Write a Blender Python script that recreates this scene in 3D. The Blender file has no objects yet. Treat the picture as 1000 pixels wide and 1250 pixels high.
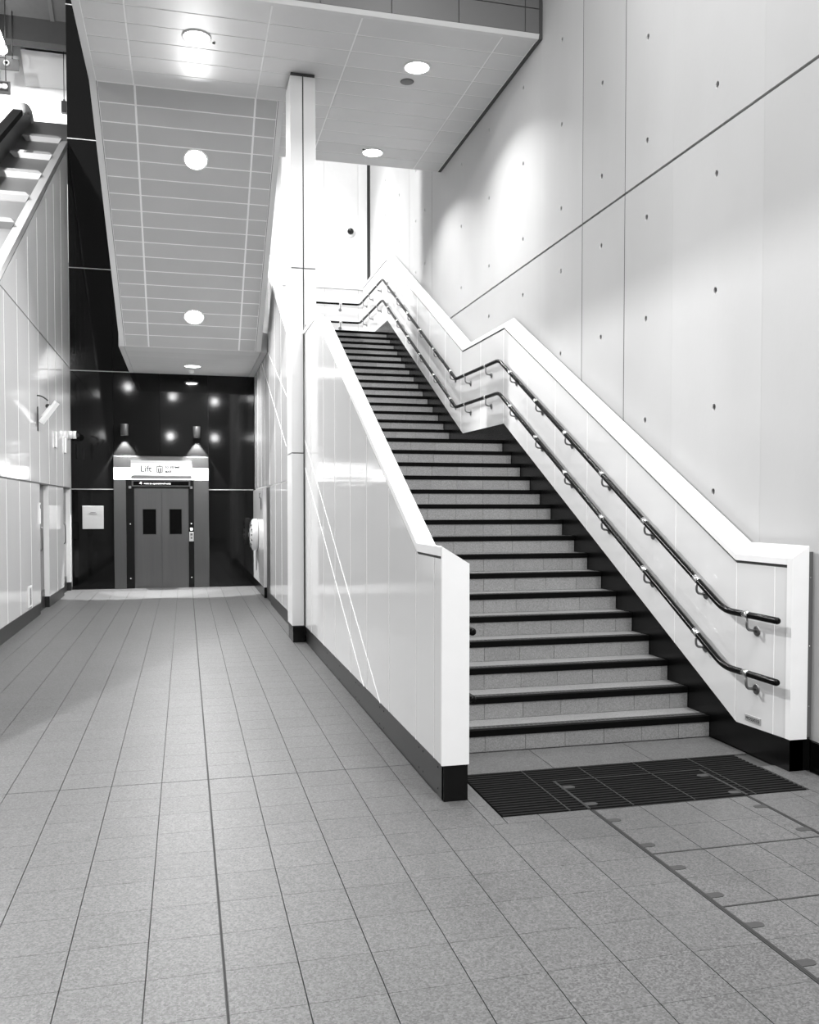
import bpy, math, random
from mathutils import Vector, Matrix
from math import pi, sin, cos, tan, atan2, radians, sqrt

# ------------------------------------------------------------------ camera, world, lights, exposure
scene = bpy.context.scene
COL = scene.collection
EYE = 1.765
cam_data = bpy.data.cameras.new('camera')
cam_data.sensor_fit = 'HORIZONTAL'
cam_data.sensor_width = 36.0
cam_data.lens = 1087.5165 * 36.0 / 1000.0
cam_data.shift_y = 28.2 / 1000.0
cam_data.clip_start = 0.05
cam_data.clip_end = 200
cam = bpy.data.objects.new('camera', cam_data)
COL.objects.link(cam)
cam.location = (0, 0, EYE)
cam.rotation_euler = (radians(90 - 1.8155), 0, radians(-14.13))
scene.camera = cam

world = bpy.data.worlds.new('world')
scene.world = world
world.use_nodes = True
bg = world.node_tree.nodes['Background']
bg.inputs[0].default_value = (1, 1, 1, 1)
bg.inputs[1].default_value = 0.24

scene.view_settings.view_transform = 'Standard'
scene.view_settings.look = 'None'
scene.view_settings.exposure = 0.2
scene.view_settings.gamma = 1.0
scene.view_settings.use_curve_mapping = False


def disk_lamp(name, loc, power, size, direction=(0, 0, -1), spread=180):
    d = bpy.data.lights.new(name, 'AREA')
    d.shape = 'DISK'
    d.size = size
    d.energy = power
    d.spread = radians(spread)
    o = bpy.data.objects.new(name, d)
    o.location = loc
    o.rotation_euler = Vector(direction).to_track_quat('-Z', 'Y').to_euler()
    COL.objects.link(o)
    return o


def ball_lamp(name, loc, power, radius):
    d = bpy.data.lights.new(name, 'POINT')
    d.energy = power
    d.shadow_soft_size = radius
    o = bpy.data.objects.new(name, d)
    o.location = loc
    COL.objects.link(o)
    return o


# high-bay lamps above the tall hall, then two added fill lamps
disk_lamp('hall_and_fill_lamp', (3.0, 6.2, 9.8), 110, 0.7, spread=120)
disk_lamp('hall_and_fill_lamp', (1.6, 4.6, 11.0), 110, 1.4, spread=120)
disk_lamp('hall_and_fill_lamp', (2.9, 1.6, 10.0), 330, 1.0, spread=130)
disk_lamp('hall_and_fill_lamp', (-1.2, 3.0, 11.0), 90, 1.4, spread=120)
disk_lamp('hall_and_fill_lamp', (1.6, -4.0, 8.0), 400, 1.5, (-0.02, 0.86, -0.5))  # added behind the camera to brighten faces turned towards it
ball_lamp('hall_and_fill_lamp', (-6.0, 4.0, 8.5), 650, 0.14)  # added on the left to brighten the concrete wall and right panels
# lamp hung over the escalator, behind the left wall
ball_lamp('escalator_lamp', (-4.4, 13.0, 9.3), 3600, 0.14)
# lamps over the upper landing behind the ceiling
disk_lamp('landing_lamp', (2.3, 17.9, 10.5), 130, 0.8, spread=84)
# added fill lamps that brighten the upper concourse behind the escalator
disk_lamp('concourse_fill', (-4.3, 26.9, 13.6), 110, 0.8, (0.0, 0.25, -1))
disk_lamp('concourse_fill', (-5.5, 18.5, 13.2), 160, 1.0)
# row of lamps behind the photographer, mirrored in the black wall
for (x, y, z) in ((-2.66, -8, 7.6), (-0.55, -8, 7.2), (1.46, -8, 7.0), (3.24, -8, 7.1), (-0.68, -8, 5.25), (1.45, -8, 5.2)):
    ball_lamp('far_hall_lamp', (x, y, z), 90, 0.17)

# ------------------------------------------------------------------ helpers
rng = random.Random(7)
SLOPE = 0.0061


def fz(y):
    return SLOPE * y


def lin(s):
    return s / 12.92 if s <= 0.04045 else ((s + 0.055) / 1.055) ** 2.4


def material(name, base, rough=0.5, metal=0.0, noise=0.0, scale=8.0, bump=0.0, bump_scale=60.0, stretch=(1, 1, 1),
             vary=0.0, speckle=0.0, speckle_scale=160.0, emit=0.0, spec=0.5, rough_noise=0.0):
    m = bpy.data.materials.new(name)
    m.use_nodes = True
    nt = m.node_tree
    N, L = nt.nodes, nt.links
    b = N['Principled BSDF']
    b.inputs['Roughness'].default_value = rough
    b.inputs['Metallic'].default_value = metal
    b.inputs['Specular IOR Level'].default_value = spec
    b.inputs['Base Color'].default_value = (base, base, base, 1)
    geo = N.new('ShaderNodeNewGeometry')
    mp = N.new('ShaderNodeMapping')
    mp.inputs['Scale'].default_value = stretch
    L.new(geo.outputs['Position'], mp.inputs['Vector'])
    val = None

    def mul(a, fac_socket, lo, hi):
        mr = N.new('ShaderNodeMapRange')
        mr.inputs['To Min'].default_value = lo
        mr.inputs['To Max'].default_value = hi
        L.new(fac_socket, mr.inputs['Value'])
        mm = N.new('ShaderNodeMath')
        mm.operation = 'MULTIPLY'
        if a is None:
            mm.inputs[0].default_value = base
        else:
            L.new(a, mm.inputs[0])
        L.new(mr.outputs[0], mm.inputs[1])
        return mm.outputs[0]
    if noise > 0:
        t = N.new('ShaderNodeTexNoise')
        t.inputs['Scale'].default_value = scale
        t.inputs['Detail'].default_value = 5
        L.new(mp.outputs[0], t.inputs['Vector'])
        val = mul(val, t.outputs['Fac'], 1 - noise * 1.6, 1 + noise * 1.6)
    if vary > 0:
        oi = N.new('ShaderNodeObjectInfo')
        val = mul(val, oi.outputs['Random'], 1 - vary, 1 + vary)
    if speckle > 0:
        v = N.new('ShaderNodeTexVoronoi')
        v.inputs['Scale'].default_value = speckle_scale
        L.new(geo.outputs['Position'], v.inputs['Vector'])
        sep = N.new('ShaderNodeSeparateColor')
        L.new(v.outputs['Color'], sep.inputs[0])
        val = mul(val, sep.outputs[0], 1 - speckle, 1 + speckle)
        v2 = N.new('ShaderNodeTexNoise')
        v2.inputs['Scale'].default_value = speckle_scale * 0.35
        v2.inputs['Detail'].default_value = 3
        L.new(geo.outputs['Position'], v2.inputs['Vector'])
        val = mul(val, v2.outputs['Fac'], 1 - speckle * 0.8, 1 + speckle * 0.8)
    if val is not None:
        cc = N.new('ShaderNodeCombineColor')
        for i in range(3):
            L.new(val, cc.inputs[i])
        L.new(cc.outputs[0], b.inputs['Base Color'])
    if rough_noise > 0:
        t = N.new('ShaderNodeTexNoise')
        t.inputs['Scale'].default_value = 6
        L.new(mp.outputs[0], t.inputs['Vector'])
        mr = N.new('ShaderNodeMapRange')
        mr.inputs['To Min'].default_value = max(0.02, rough - rough_noise)
        mr.inputs['To Max'].default_value = rough + rough_noise
        L.new(t.outputs['Fac'], mr.inputs['Value'])
        L.new(mr.outputs[0], b.inputs['Roughness'])
    if bump > 0:
        t = N.new('ShaderNodeTexNoise')
        t.inputs['Scale'].default_value = bump_scale
        t.inputs['Detail'].default_value = 3
        L.new(mp.outputs[0], t.inputs['Vector'])
        bp = N.new('ShaderNodeBump')
        bp.inputs['Strength'].default_value = bump
        bp.inputs['Distance'].default_value = 0.01
        L.new(t.outputs['Fac'], bp.inputs['Height'])
        L.new(bp.outputs[0], b.inputs['Normal'])
    if emit > 0:
        b.inputs['Emission Color'].default_value = (1, 1, 1, 1)
        b.inputs['Emission Strength'].default_value = emit
    return m


M = {}
M['tile'] = material('terrazzo_tile', 0.088, 0.45, noise=0.07, scale=1.3, vary=0.04, speckle=0.42, speckle_scale=150, bump=0.06, bump_scale=300)
M['riser'] = material('terrazzo_riser', 0.24, 0.5, noise=0.05, scale=2, vary=0.06, speckle=0.22, speckle_scale=170)
M['tread'] = material('terrazzo_tread', 0.20, 0.5, noise=0.05, scale=2, speckle=0.22, speckle_scale=170)
M['grip'] = material('tread_grip', 0.042, 0.6, noise=0.05, speckle=0.2, speckle_scale=200)
M['grip_dark'] = material('tread_grip_inlay', 0.012, 0.6)
M['grout'] = material('dark_grout', 0.035, 0.8, noise=0.1)
M['joint'] = material('joint_filler', 0.02, 0.6)
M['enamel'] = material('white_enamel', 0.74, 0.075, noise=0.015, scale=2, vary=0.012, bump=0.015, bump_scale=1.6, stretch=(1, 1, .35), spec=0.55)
M['enamel_shaded'] = material('shaded_enamel', 0.60, 0.075, noise=0.015, scale=2, vary=0.012, bump=0.015, bump_scale=1.6, stretch=(1, 1, .35), spec=0.55)  # copy of the white enamel, darkened for the dimmer light of the corridor
M['enamel_back'] = material('panel_backing', 0.80, 0.4)
M['bead'] = material('pale_bead', 0.97, 0.3)
M['coping'] = material('white_coping', 0.90, 0.3, noise=0.02)
M['column'] = material('column_cladding', 0.74, 0.3)
M['upper_grey'] = material('upper_ceiling_grey', 0.10, 0.7, noise=0.08)
M['beam'] = material('dark_beam', 0.035, 0.7, noise=0.08)
M['gap'] = material('shadow_gap', 0.05, 0.6)
M['black'] = material('black_enamel', 0.004, 0.05, vary=0.15, bump=0.012, bump_scale=2.2, spec=0.22, rough_noise=0.02)
M['black_trim'] = material('pale_trim', 0.35, 0.35)
M['plinth'] = material('black_plinth', 0.003, 0.25, noise=0.2, scale=5, spec=0.25)
M['plinth_grey'] = material('charcoal_skirting', 0.010, 0.35, noise=0.15, scale=5)
M['concrete'] = material('cast_concrete', 0.50, 0.75, noise=0.075, scale=0.9, vary=0.05, bump=0.08, bump_scale=25, stretch=(1, 1, .55))
M['concrete_dark'] = material('tie_hole_concrete', 0.12, 0.9, noise=0.1)
M['groove'] = material('concrete_groove', 0.07, 0.9)
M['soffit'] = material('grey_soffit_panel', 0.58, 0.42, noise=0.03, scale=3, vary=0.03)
M['soffit_dimmed'] = material('dimmed_slope_panel', 0.42, 0.42, noise=0.03, scale=3, vary=0.03)  # same soffit panel, colour darkened against the light the slope catches
M['soffit_joint'] = material('pale_soffit_joint', 0.80, 0.5)
M['soffit_trim'] = material('soffit_edge_trim', 0.6, 0.45)
M['plank'] = material('grey_soffit_plank', 0.5, 0.45, vary=0.05)
M['fascia'] = material('grey_fascia', 0.12, 0.4, vary=0.03)
M['steel'] = material('brushed_steel', 0.125, 0.36, metal=1.0, noise=0.05, scale=30, stretch=(1, 1, .05), rough_noise=0.05)
M['door_steel'] = material('lift_door_steel', 0.145, 0.34, metal=1.0, noise=0.06, scale=25, stretch=(1, 1, .04), rough_noise=0.05)
M['chrome'] = material('polished_chrome', 0.85, 0.15, metal=1.0)
M['bracket'] = material('satin_bracket', 0.28, 0.35, metal=1.0)
M['rail'] = material('black_rail', 0.004, 0.22, spec=0.10)
M['nosing'] = material('black_nosing', 0.004, 0.6, noise=0.2, scale=20, spec=0.03)
M['mat'] = material('charcoal_matting', 0.005, 0.85, spec=0.08, noise=0.25, scale=40, speckle=0.3, speckle_scale=260)
M['mat_rib'] = material('matting_rib', 0.008, 0.7, spec=0.12, noise=0.15, scale=40)
M['mat_line'] = material('matting_trim', 0.022, 0.5, metal=0.2)
M['cover_bar'] = material('dark_metal_trim', 0.022, 0.5, metal=0.2, noise=0.15, scale=30)
M['notch'] = material('grey_lifting_cap', 0.035, 0.5, noise=0.1)
M['glass_dark'] = material('dark_glass', 0.003, 0.06, spec=0.12)
M['fitting'] = material('dark_grey_fitting', 0.035, 0.5)
M['grey_door'] = material('grey_door_leaf', 0.14, 0.45, noise=0.05)
M['grey_box'] = material('grey_metal', 0.11, 0.45)
M['dark_box'] = material('dark_metal', 0.03, 0.4)
M['white_paint'] = material('white_paint', 0.78, 0.45, noise=0.02)
M['sign_white'] = material('sign_face', 0.85, 0.4, emit=0.12)
M['stripe'] = material('lit_band', 0.9, 0.4, emit=1.6)
M['ink'] = material('sign_ink', 0.02, 0.5)
M['ink_grey'] = material('sign_ink_grey', 0.09, 0.5)
M['led'] = material('led_text', 0.9, 0.4, emit=1.6)
M['lens'] = material('lamp_lens', 0.9, 0.4, emit=14.0)
M['lens_soft'] = material('lamp_lens_small', 0.9, 0.4, emit=6.0)
M['plate'] = material('pale_plate', 0.42, 0.4, noise=0.04)
M['deck'] = material('escalator_deck_steel', 0.2, 0.42, metal=1.0)
M['deck_block'] = material('grey_deck_block', 0.13, 0.55)
M['edge'] = material('escalator_edge_steel', 0.5, 0.4, metal=0.9)
M['dome'] = material('dome_glass', 0.006, 0.08)


class MB:
    def __init__(s):
        s.v, s.f, s.m, s.sm = [], [], [], []

    def add(s, verts, faces, mi=0, smooth=False):
        o = len(s.v)
        s.v += [tuple(p) for p in verts]
        for f in faces:
            s.f.append(tuple(i + o for i in f))
            s.m.append(mi)
            s.sm.append(smooth)
        return s

    def box(s, x0, x1, y0, y1, z0, z1, mi=0, tilt=False, tf=None):
        P = []
        for z in (z0, z1):
            for (x, y) in ((x0, y0), (x1, y0), (x1, y1), (x0, y1)):
                P.append((x, y, z + (SLOPE * y if tilt else 0)))
        if tf:
            P = [tuple(tf @ Vector(p)) for p in P]
        return s.add(P, [(0, 3, 2, 1), (4, 5, 6, 7), (0, 1, 5, 4), (1, 2, 6, 5), (2, 3, 7, 6), (3, 0, 4, 7)], mi)

    def bevel_box(s, x0, x1, y0, y1, z0, z1, axis, b, mi=0):
        """box whose face towards +axis / -axis ('x-','x+','y-','z+') is chamfered by b"""
        a = axis[0]
        sg = axis[1]
        lo, hi = [x0, y0, z0], [x1, y1, z1]
        k = 'xyz'.index(a)
        oth = [i for i in range(3) if i != k]
        base = hi[k] if sg == '-' else lo[k]
        face = lo[k] if sg == '-' else hi[k]
        mid = face + (b if sg == '-' else -b)
        rings = []
        for (val, ins) in ((base, 0), (mid, 0), (face, b)):
            r = []
            for (p, q) in ((0, 0), (1, 0), (1, 1), (0, 1)):
                c = [0, 0, 0]
                c[k] = val
                c[oth[0]] = (hi[oth[0]] - ins) if p else (lo[oth[0]] + ins)
                c[oth[1]] = (hi[oth[1]] - ins) if q else (lo[oth[1]] + ins)
                r.append(tuple(c))
            rings.append(r)
        P = sum(rings, [])
        F = [(0, 1, 2, 3), (8, 9, 10, 11)]
        for r in (0, 4):
            for i in range(4):
                j = (i + 1) % 4
                F.append((r + i, r + j, r + 4 + j, r + 4 + i))
        return s.add(P, F, mi)

    def prism_x(s, poly, x0, x1, mi=0):
        n = len(poly)
        P = [(x0, y, z) for (y, z) in poly] + [(x1, y, z) for (y, z) in poly]
        F = [tuple(range(n))[::-1], tuple(range(n, 2 * n))]
        for i in range(n):
            j = (i + 1) % n
            F.append((i, j, n + j, n + i))
        return s.add(P, F, mi)

    def sweep_y(s, prof, path, mi=0):
        """profile [(x, dz)] carried along path [(y, z)]"""
        n = len(prof)
        P, F = [], []
        for (y, z) in path:
            P += [(x, y, z + dz) for (x, dz) in prof]
        for k in range(len(path) - 1):
            for i in range(n):
                j = (i + 1) % n
                F.append((k * n + i, k * n + j, (k + 1) * n + j, (k + 1) * n + i))
        F.append(tuple(range(n))[::-1])
        e = (len(path) - 1) * n
        F.append(tuple(range(e, e + n)))
        return s.add(P, F, mi)

    def tube(s, pts, r, n=10, mi=0, cap=True, smooth=True):
        pts = [Vector(p) for p in pts]
        P, F = [], []
        up = None
        for i, p in enumerate(pts):
            if i == 0:
                t = (pts[1] - p).normalized()
                q = t
            elif i == len(pts) - 1:
                t = (p - pts[i - 1]).normalized()
                q = t
            else:
                a = (p - pts[i - 1]).normalized()
                b = (pts[i + 1] - p).normalized()
                t = (a + b).normalized()
            if up is None:
                up = Vector((0, 0, 1)) if abs(t.z) < 0.95 else Vector((1, 0, 0))
            side = t.cross(up)
            if side.length < 1e-4:
                up = Vector((0, 1, 0))
                side = t.cross(up)
            side.normalize()
            u2 = side.cross(t).normalized()
            up = u2
            rr = r[i] if isinstance(r, (list, tuple)) else r
            for k in range(n):
                a = 2 * pi * k / n
                P.append(p + side * (rr * cos(a)) + u2 * (rr * sin(a)))
        m = len(pts)
        for i in range(m - 1):
            for k in range(n):
                j = (k + 1) % n
                F.append((i * n + k, i * n + j, (i + 1) * n + j, (i + 1) * n + k))
        s.add(P, F, mi, smooth)
        if cap:
            s.add(P[:n], [tuple(range(n))[::-1]], mi)
            s.add(P[-n:], [tuple(range(n))], mi)
        return s

    def lathe(s, prof, n=20, mi=0, tf=None, smooth=True):
        """prof [(r, h)] turned about local z"""
        P, F = [], []
        for (r, h) in prof:
            for k in range(n):
                a = 2 * pi * k / n
                P.append(Vector((r * cos(a), r * sin(a), h)))
        if tf:
            P = [tf @ p for p in P]
        for i in range(len(prof) - 1):
            for k in range(n):
                j = (k + 1) % n
                F.append((i * n + k, i * n + j, (i + 1) * n + j, (i + 1) * n + k))
        s.add(P, F, mi, smooth)
        if prof[0][0] > 1e-5:
            s.add(P[:n], [tuple(range(n))[::-1]], mi)
        if prof[-1][0] > 1e-5:
            s.add(P[-n:], [tuple(range(n))], mi)
        return s

    def mesh(s, name, mats):
        me = bpy.data.meshes.new(name)
        me.from_pydata(s.v, [], s.f)
        if not isinstance(mats, (list, tuple)):
            mats = [mats]
        for m in mats:
            me.materials.append(m)
        me.polygons.foreach_set('material_index', s.m)
        me.polygons.foreach_set('use_smooth', s.sm)
        me.validate()
        import bmesh
        b = bmesh.new()
        b.from_mesh(me)
        bmesh.ops.remove_doubles(b, verts=b.verts, dist=1e-6)
        bmesh.ops.recalc_face_normals(b, faces=b.faces)
        b.to_mesh(me)
        b.free()
        me.update()
        return me

    def build(s, name, mats, parent=None):
        return put(name, s.mesh(name, mats), parent)


def put(name, me, parent=None, loc=None):
    o = bpy.data.objects.new(name, me)
    COL.objects.link(o)
    if parent:
        o.parent = parent
        # parents only carry a translation / rotation, so world coordinates are kept
        o.matrix_parent_inverse = world_of(parent).inverted()
    if loc:
        o.location = loc
    return o


def world_of(o):
    m = o.matrix_basis.copy()
    if o.parent:
        m = world_of(o.parent) @ o.matrix_parent_inverse @ m
    return m


def thing(name, label, cat, loc=(0, 0, 0), group=None, kind=None):
    o = bpy.data.objects.new(name, None)
    COL.objects.link(o)
    o.empty_display_size = 0.1
    o.location = loc
    tag(o, label, cat, group, kind)
    return o


def tag(o, label=None, cat=None, group=None, kind=None):
    if label:
        o['label'] = label
    if cat:
        o['category'] = cat
    if group:
        o['group'] = group
    if kind:
        o['kind'] = kind
    return o


def text_mesh(body, size, align='LEFT', bold=0.0):
    c = bpy.data.curves.new('lettering', 'FONT')
    c.body = body
    c.size = size
    c.align_x = align
    c.align_y = 'BOTTOM_BASELINE'
    c.offset = bold
    c.extrude = 0.001
    c.resolution_u = 3
    o = bpy.data.objects.new('lettering', c)
    me = bpy.data.meshes.new_from_object(o)
    bpy.data.objects.remove(o)
    return me


def lettering(body, size, tf, mat, parent, name='lettering', bold=0.0):
    me = text_mesh(body, size, bold=bold)
    me.transform(tf)
    me.materials.clear()
    me.materials.append(mat)
    return put(name, me, parent)


def interp(pts, y):
    if y <= pts[0][0]:
        return pts[0][1]
    for (a, b) in zip(pts, pts[1:]):
        if y <= b[0]:
            t = (y - a[0]) / (b[0] - a[0])
            return a[1] + t * (b[1] - a[1])
    return pts[-1][1]


def strip_poly(top, bot, y0, y1):
    """polygon between two polylines over [y0, y1] in the yz plane"""
    ys_t = [y0] + [p[0] for p in top if y0 + 1e-4 < p[0] < y1 - 1e-4] + [y1]
    ys_b = [y0] + [p[0] for p in bot if y0 + 1e-4 < p[0] < y1 - 1e-4] + [y1]
    return [(y, interp(bot, y)) for y in ys_b] + [(y, interp(top, y)) for y in reversed(ys_t)]


def panel_yz(poly_fn, y0, y1, x_face, x_back, gap=0.003):
    """a panel parallel to the yz plane with its edge chamfered 3 mm"""
    mb = MB()
    outer = poly_fn(y0 + gap, y1 - gap)
    mb.prism_x(outer, x_face, x_back)
    return mb


# ------------------------------------------------------------------ dimensions
XL = -2.194          # left wall face
XR = 4.00            # concrete wall face
XS = 3.827           # right balustrade face
XW0, XW1 = 1.45, 1.610   # left stair balustrade
XM = 1.41            # corridor wall beyond the column
YB = 18.80           # lift wall
YF = 19.45           # upper back wall
ZC = 7.10            # flat ceiling

# ================================================================== FLOOR
mb = MB()
mb.box(-8, 4.3, -14, 19.6, -0.30, -0.011, tilt=True)
floor = tag(mb.build('floor', M['grout']), 'pale grey speckled terrazzo floor of small square tiles with dark joints', 'floor', kind='structure')

col_edges = [-2.26, -1.957, -1.657, -1.357, -1.057, -0.757, -0.455, -0.155, 0.1295, 0.407, 0.693, 1.009, 1.304, 1.609, 1.92, 2.239]
right_edges = [3.28, 3.565, 3.95]
PITCH = 0.2975
rows = [5.747 + PITCH * k for k in range(-13, 45)]
mat_y0, mat_y1 = 4.66, 5.44
cells = []


def add_cell(x0, x1, y0, y1, main=False):
    if x1 - x0 < 0.03 or y1 - y0 < 0.03:
        return
    cells.append((x0, x1, y0, y1))


for (a, b) in zip(rows, rows[1:]):
    for (x0, x1) in list(zip(col_edges, col_edges[1:])) + list(zip(right_edges, right_edges[1:])):
        y0, y1 = a, b
        if y0 > 18.79:
            continue
        y1 = min(y1, 18.79)
        if y1 > 5.90 and x1 > 1.62:
            continue
        if y0 > 4.9 and x0 < 1.46 < x1:
            x1 = 1.4585
        elif y0 > 4.9 and 1.46 <= x0 and x1 < 1.63:
            continue
        # around the entrance mat
        if x0 >= 1.60 and x1 > 1.72 and y1 > mat_y0 and y0 < mat_y1:
            if x0 < 1.70:
                if y0 < mat_y0 - 0.03:
                    add_cell(1.7055, x1, y0, mat_y0 - 0.004)
                x1 = 1.705
            elif x1 > 3.705 and x0 < 3.705:
                if y0 < mat_y0 - 0.03:
                    add_cell(x0, 3.7115, y0, mat_y0 - 0.004)
                x0 = 3.712
            else:
                if y0 < mat_y0 - 0.03:
                    add_cell(x0, x1, y0, mat_y0 - 0.004)
                if y1 > mat_y1 + 0.03:
                    add_cell(x0, x1, mat_y1 + 0.004, y1)
                continue
        if x0 > 3.2 and y0 > 4.9:
            x1 = min(x1, 3.80)
        add_cell(x0, x1, y0, y1)
# wider slabs between the mat and the first riser
cells = [c for c in cells if not (c[0] >= 1.60 and c[2] > 5.3 and c[3] > 5.46)]
extra = [(x0, x1, mat_y1 + 0.004, 5.895) for (x0, x1) in ((1.63, 2.36), (2.36, 3.09), (3.09, 3.815))]
cells = [c for c in cells if not (c[0] > 3.27 and c[3] > mat_y1 - 0.02)] + extra


def in_sight(c):
    """tiles outside the wedge the photograph looks along need no piece of their own"""
    x, y = (c[0] + c[1]) / 2, (c[2] + c[3]) / 2
    a = math.degrees(atan2(x, y)) - 14.13
    return -25.5 < a < 25.5 and y > 2.45


cells.sort(key=lambda c: (0 if in_sight(c) else 1, ((c[0] + c[1]) / 2) ** 2 + ((c[2] + c[3]) / 2) ** 2))


def tile_into(mb, c, ox=0, oy=0):
    x0, x1, y0, y1 = c
    gx0 = 0.0055 if abs(x0 - 0.1295) < 0.01 else 0.0021
    gx1 = 0.0055 if abs(x1 - 0.1295) < 0.01 else 0.0021
    gy0 = 0.0036 if abs(y0 - 5.747) < 0.01 else 0.0009
    gy1 = 0.0036 if abs(y1 - 5.747) < 0.01 else 0.0009
    mb.box(x0 + gx0, x1 - gx1, y0 + gy0, y1 - gy1, -0.013, 0.0, tilt=True)


N_TILE = 300 - 0
for c in cells[:N_TILE]:
    t = MB()
    tile_into(t, c)
    t.build('tile', M['tile'], floor)
t = MB()
for c in cells[N_TILE:]:
    tile_into(t, c)
# floor behind the photographer
for k in range(-40, 8):
    pass
t.box(-8, 3.95, -14, 1.875, -0.013, 0.0, tilt=True)
t.box(-8, -2.265, 1.88, 4.9, -0.013, 0.0, tilt=True)
tag(t.build('far_tiles', M['tile'], floor), kind='stuff')
# twin metal strip in the wide movement joint
t = MB()
t.box(0.1295 - 0.0045, 0.1295 - 0.0012, 1.88, 18.79, -0.012, -0.002, tilt=True)
t.box(0.1295 + 0.0012, 0.1295 + 0.0045, 1.88, 18.79, -0.012, -0.002, tilt=True)
tag(t.build('movement_joint', M['joint'], floor), 'dark twin strip movement joint running to the lift')

# ================================================================== ENTRANCE MAT
mat = thing('entrance_mat', 'charcoal ribbed entrance mat at the foot of the staircase', 'mat', (2.7, 5.05, fz(5.05)))
mx = [1.712, 2.12, 2.52, 2.92, 3.335, 3.70]
for (x0, x1) in zip(mx, mx[1:]):
    s = MB()
    s.box(x0 + 0.003, x1 - 0.003, mat_y0, mat_y1, -0.010, -0.002, 0, tilt=True)
    n = 19
    for i in range(n):
        y = mat_y0 + (i + 0.5) * (mat_y1 - mat_y0) / n
        s.box(x0 + 0.004, x1 - 0.004, y - 0.009, y + 0.009, -0.003, 0.003, 1, tilt=True)
    s.build('mat_section', [M['mat'], M['mat_rib']], mat)
for x in mx[1:-1]:
    s = MB()
    s.box(x - 0.004, x + 0.004, mat_y0, mat_y1, -0.004, 0.0036, tilt=True)
    s.build('section_strip', M['mat_line'], mat)
s = MB()
s.box(2.232, 2.250, mat_y0, 5.18, -0.004, 0.005, tilt=True)
s.build('hatch_bar', M['mat_line'], mat)
s = MB()
s.box(3.262, 3.280, mat_y0, 5.18, -0.004, 0.005, tilt=True)
s.build('hatch_bar', M['mat_line'], mat)
s = MB()
s.box(2.250, 3.262, 5.168, 5.180, -0.004, 0.005, tilt=True)
s.build('hatch_bar', M['mat_line'], mat)


def notch_mesh(sx, z0=-0.004, z1=0.0012):
    """D-shaped lifting cap, flat side at local x = 0"""
    n = 10
    pts = [(0, -0.024), (0.05 * sx, -0.024)]
    for k in range(n + 1):
        a = -pi / 2 + pi * k / n
        pts.append((0.05 * sx + sx * 0.024 * cos(a), 0.024 * sin(a)))
    pts += [(0.05 * sx, 0.024), (0, 0.024)]
    P = [(x, y, z0) for (x, y) in pts] + [(x, y, z1) for (x, y) in pts]
    m = len(pts)
    F = [tuple(range(m))[::-1], tuple(range(m, 2 * m))] + [(i, (i + 1) % m, m + (i + 1) % m, m + i) for i in range(m)]
    b = MB()
    b.add(P, F)
    return b


notch_right = notch_mesh(1).mesh('lifting_cap', M['notch'])
notch_left = notch_mesh(-1).mesh('lifting_cap', M['notch'])
for (x, y, me) in ((2.252, 5.05, notch_right), (2.252, 4.735, notch_right), (3.260, 5.06, notch_left), (3.260, 4.72, notch_left)):
    put('lifting_cap', me, mat, None).location = (x, y, fz(y) + 0.003)

# ================================================================== ACCESS COVERS
covers = [(3.985, 4.646, 'floor access cover of terrazzo tiles directly before the ribbed mat'),
          (3.385, 3.985, 'floor access cover second from the ribbed mat'),
          (2.78, 3.385, 'floor access cover nearest the bottom right corner, third from the ribbed mat'),
          (2.18, 2.78, 'floor access cover cut off by the right edge, fourth from the ribbed mat')]
for (y0, y1, lab) in covers:
    cv = thing('access_cover', lab, 'floor cover', (2.76, (y0 + y1) / 2, fz((y0 + y1) / 2)), group='tiled floor access covers')
    for (x0, x1) in ((2.239, 2.262), (3.256, 3.279)):
        s = MB()
        s.box(x0, x1, y0, y1, -0.010, 0.0015, tilt=True)
        s.box((x0 + x1) / 2 - 0.002, (x0 + x1) / 2 + 0.002, y0, y1, -0.010, 0.0025, 1, tilt=True)
        s.build('side_bar', [M['cover_bar'], M['joint']], cv)
    s = MB()
    s.box(2.262, 3.256, y0 - 0.005, y0 + 0.005, -0.010, 0.001, tilt=True)
    s.build('cross_bar', M['cover_bar'], cv)
    if y1 > 4.6:
        s = MB()
        s.box(2.262, 3.256, y1 - 0.006, y1 + 0.002, -0.010, 0.001, tilt=True)
        s.build('cross_bar', M['cover_bar'], cv)
    ym = (y0 + y1) / 2
    ex = [2.262, 2.545, 2.845, 3.132, 3.256]
    for (a, b) in zip(ex, ex[1:]):
        for (c, d) in ((y0 + 0.006, ym), (ym, y1 - 0.006)):
            s = MB()
            s.box(a + 0.002, b - 0.002, c + 0.001, d - 0.001, -0.012, 0.0, tilt=True)
            s.build('tile', M['tile'], cv)
    for y in (y1 - 0.18, y0 + 0.11):
        put('lifting_cap', notch_right, cv).location = (2.262, y, fz(y) + 0.0005)
        put('lifting_cap', notch_left, cv).location = (3.256, y, fz(y) + 0.0005)

# ================================================================== STAIRCASE
stairs = thing('staircase', 'grey terrazzo staircase of two straight flights with black nosings', 'staircase', (2.7, 5.911, fz(5.9)))
GO, RI = 0.3028, 0.16
X0S, X1S = XW1 + 0.003, XS - 0.006
flight = [(5.911 + GO * i, 0.1899 + RI * i, i) for i in range(16)]
flight += [(12.4505 + GO * k, 2.7499 + RI * k, 16 + k) for k in range(16)]


def riser_tile_mesh(w, h):
    b = MB()
    b.bevel_box(0, w, -0.012, 0, 0, h, 'y-', 0.002)
    return b.mesh('riser_tile', M['riser'])


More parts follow.
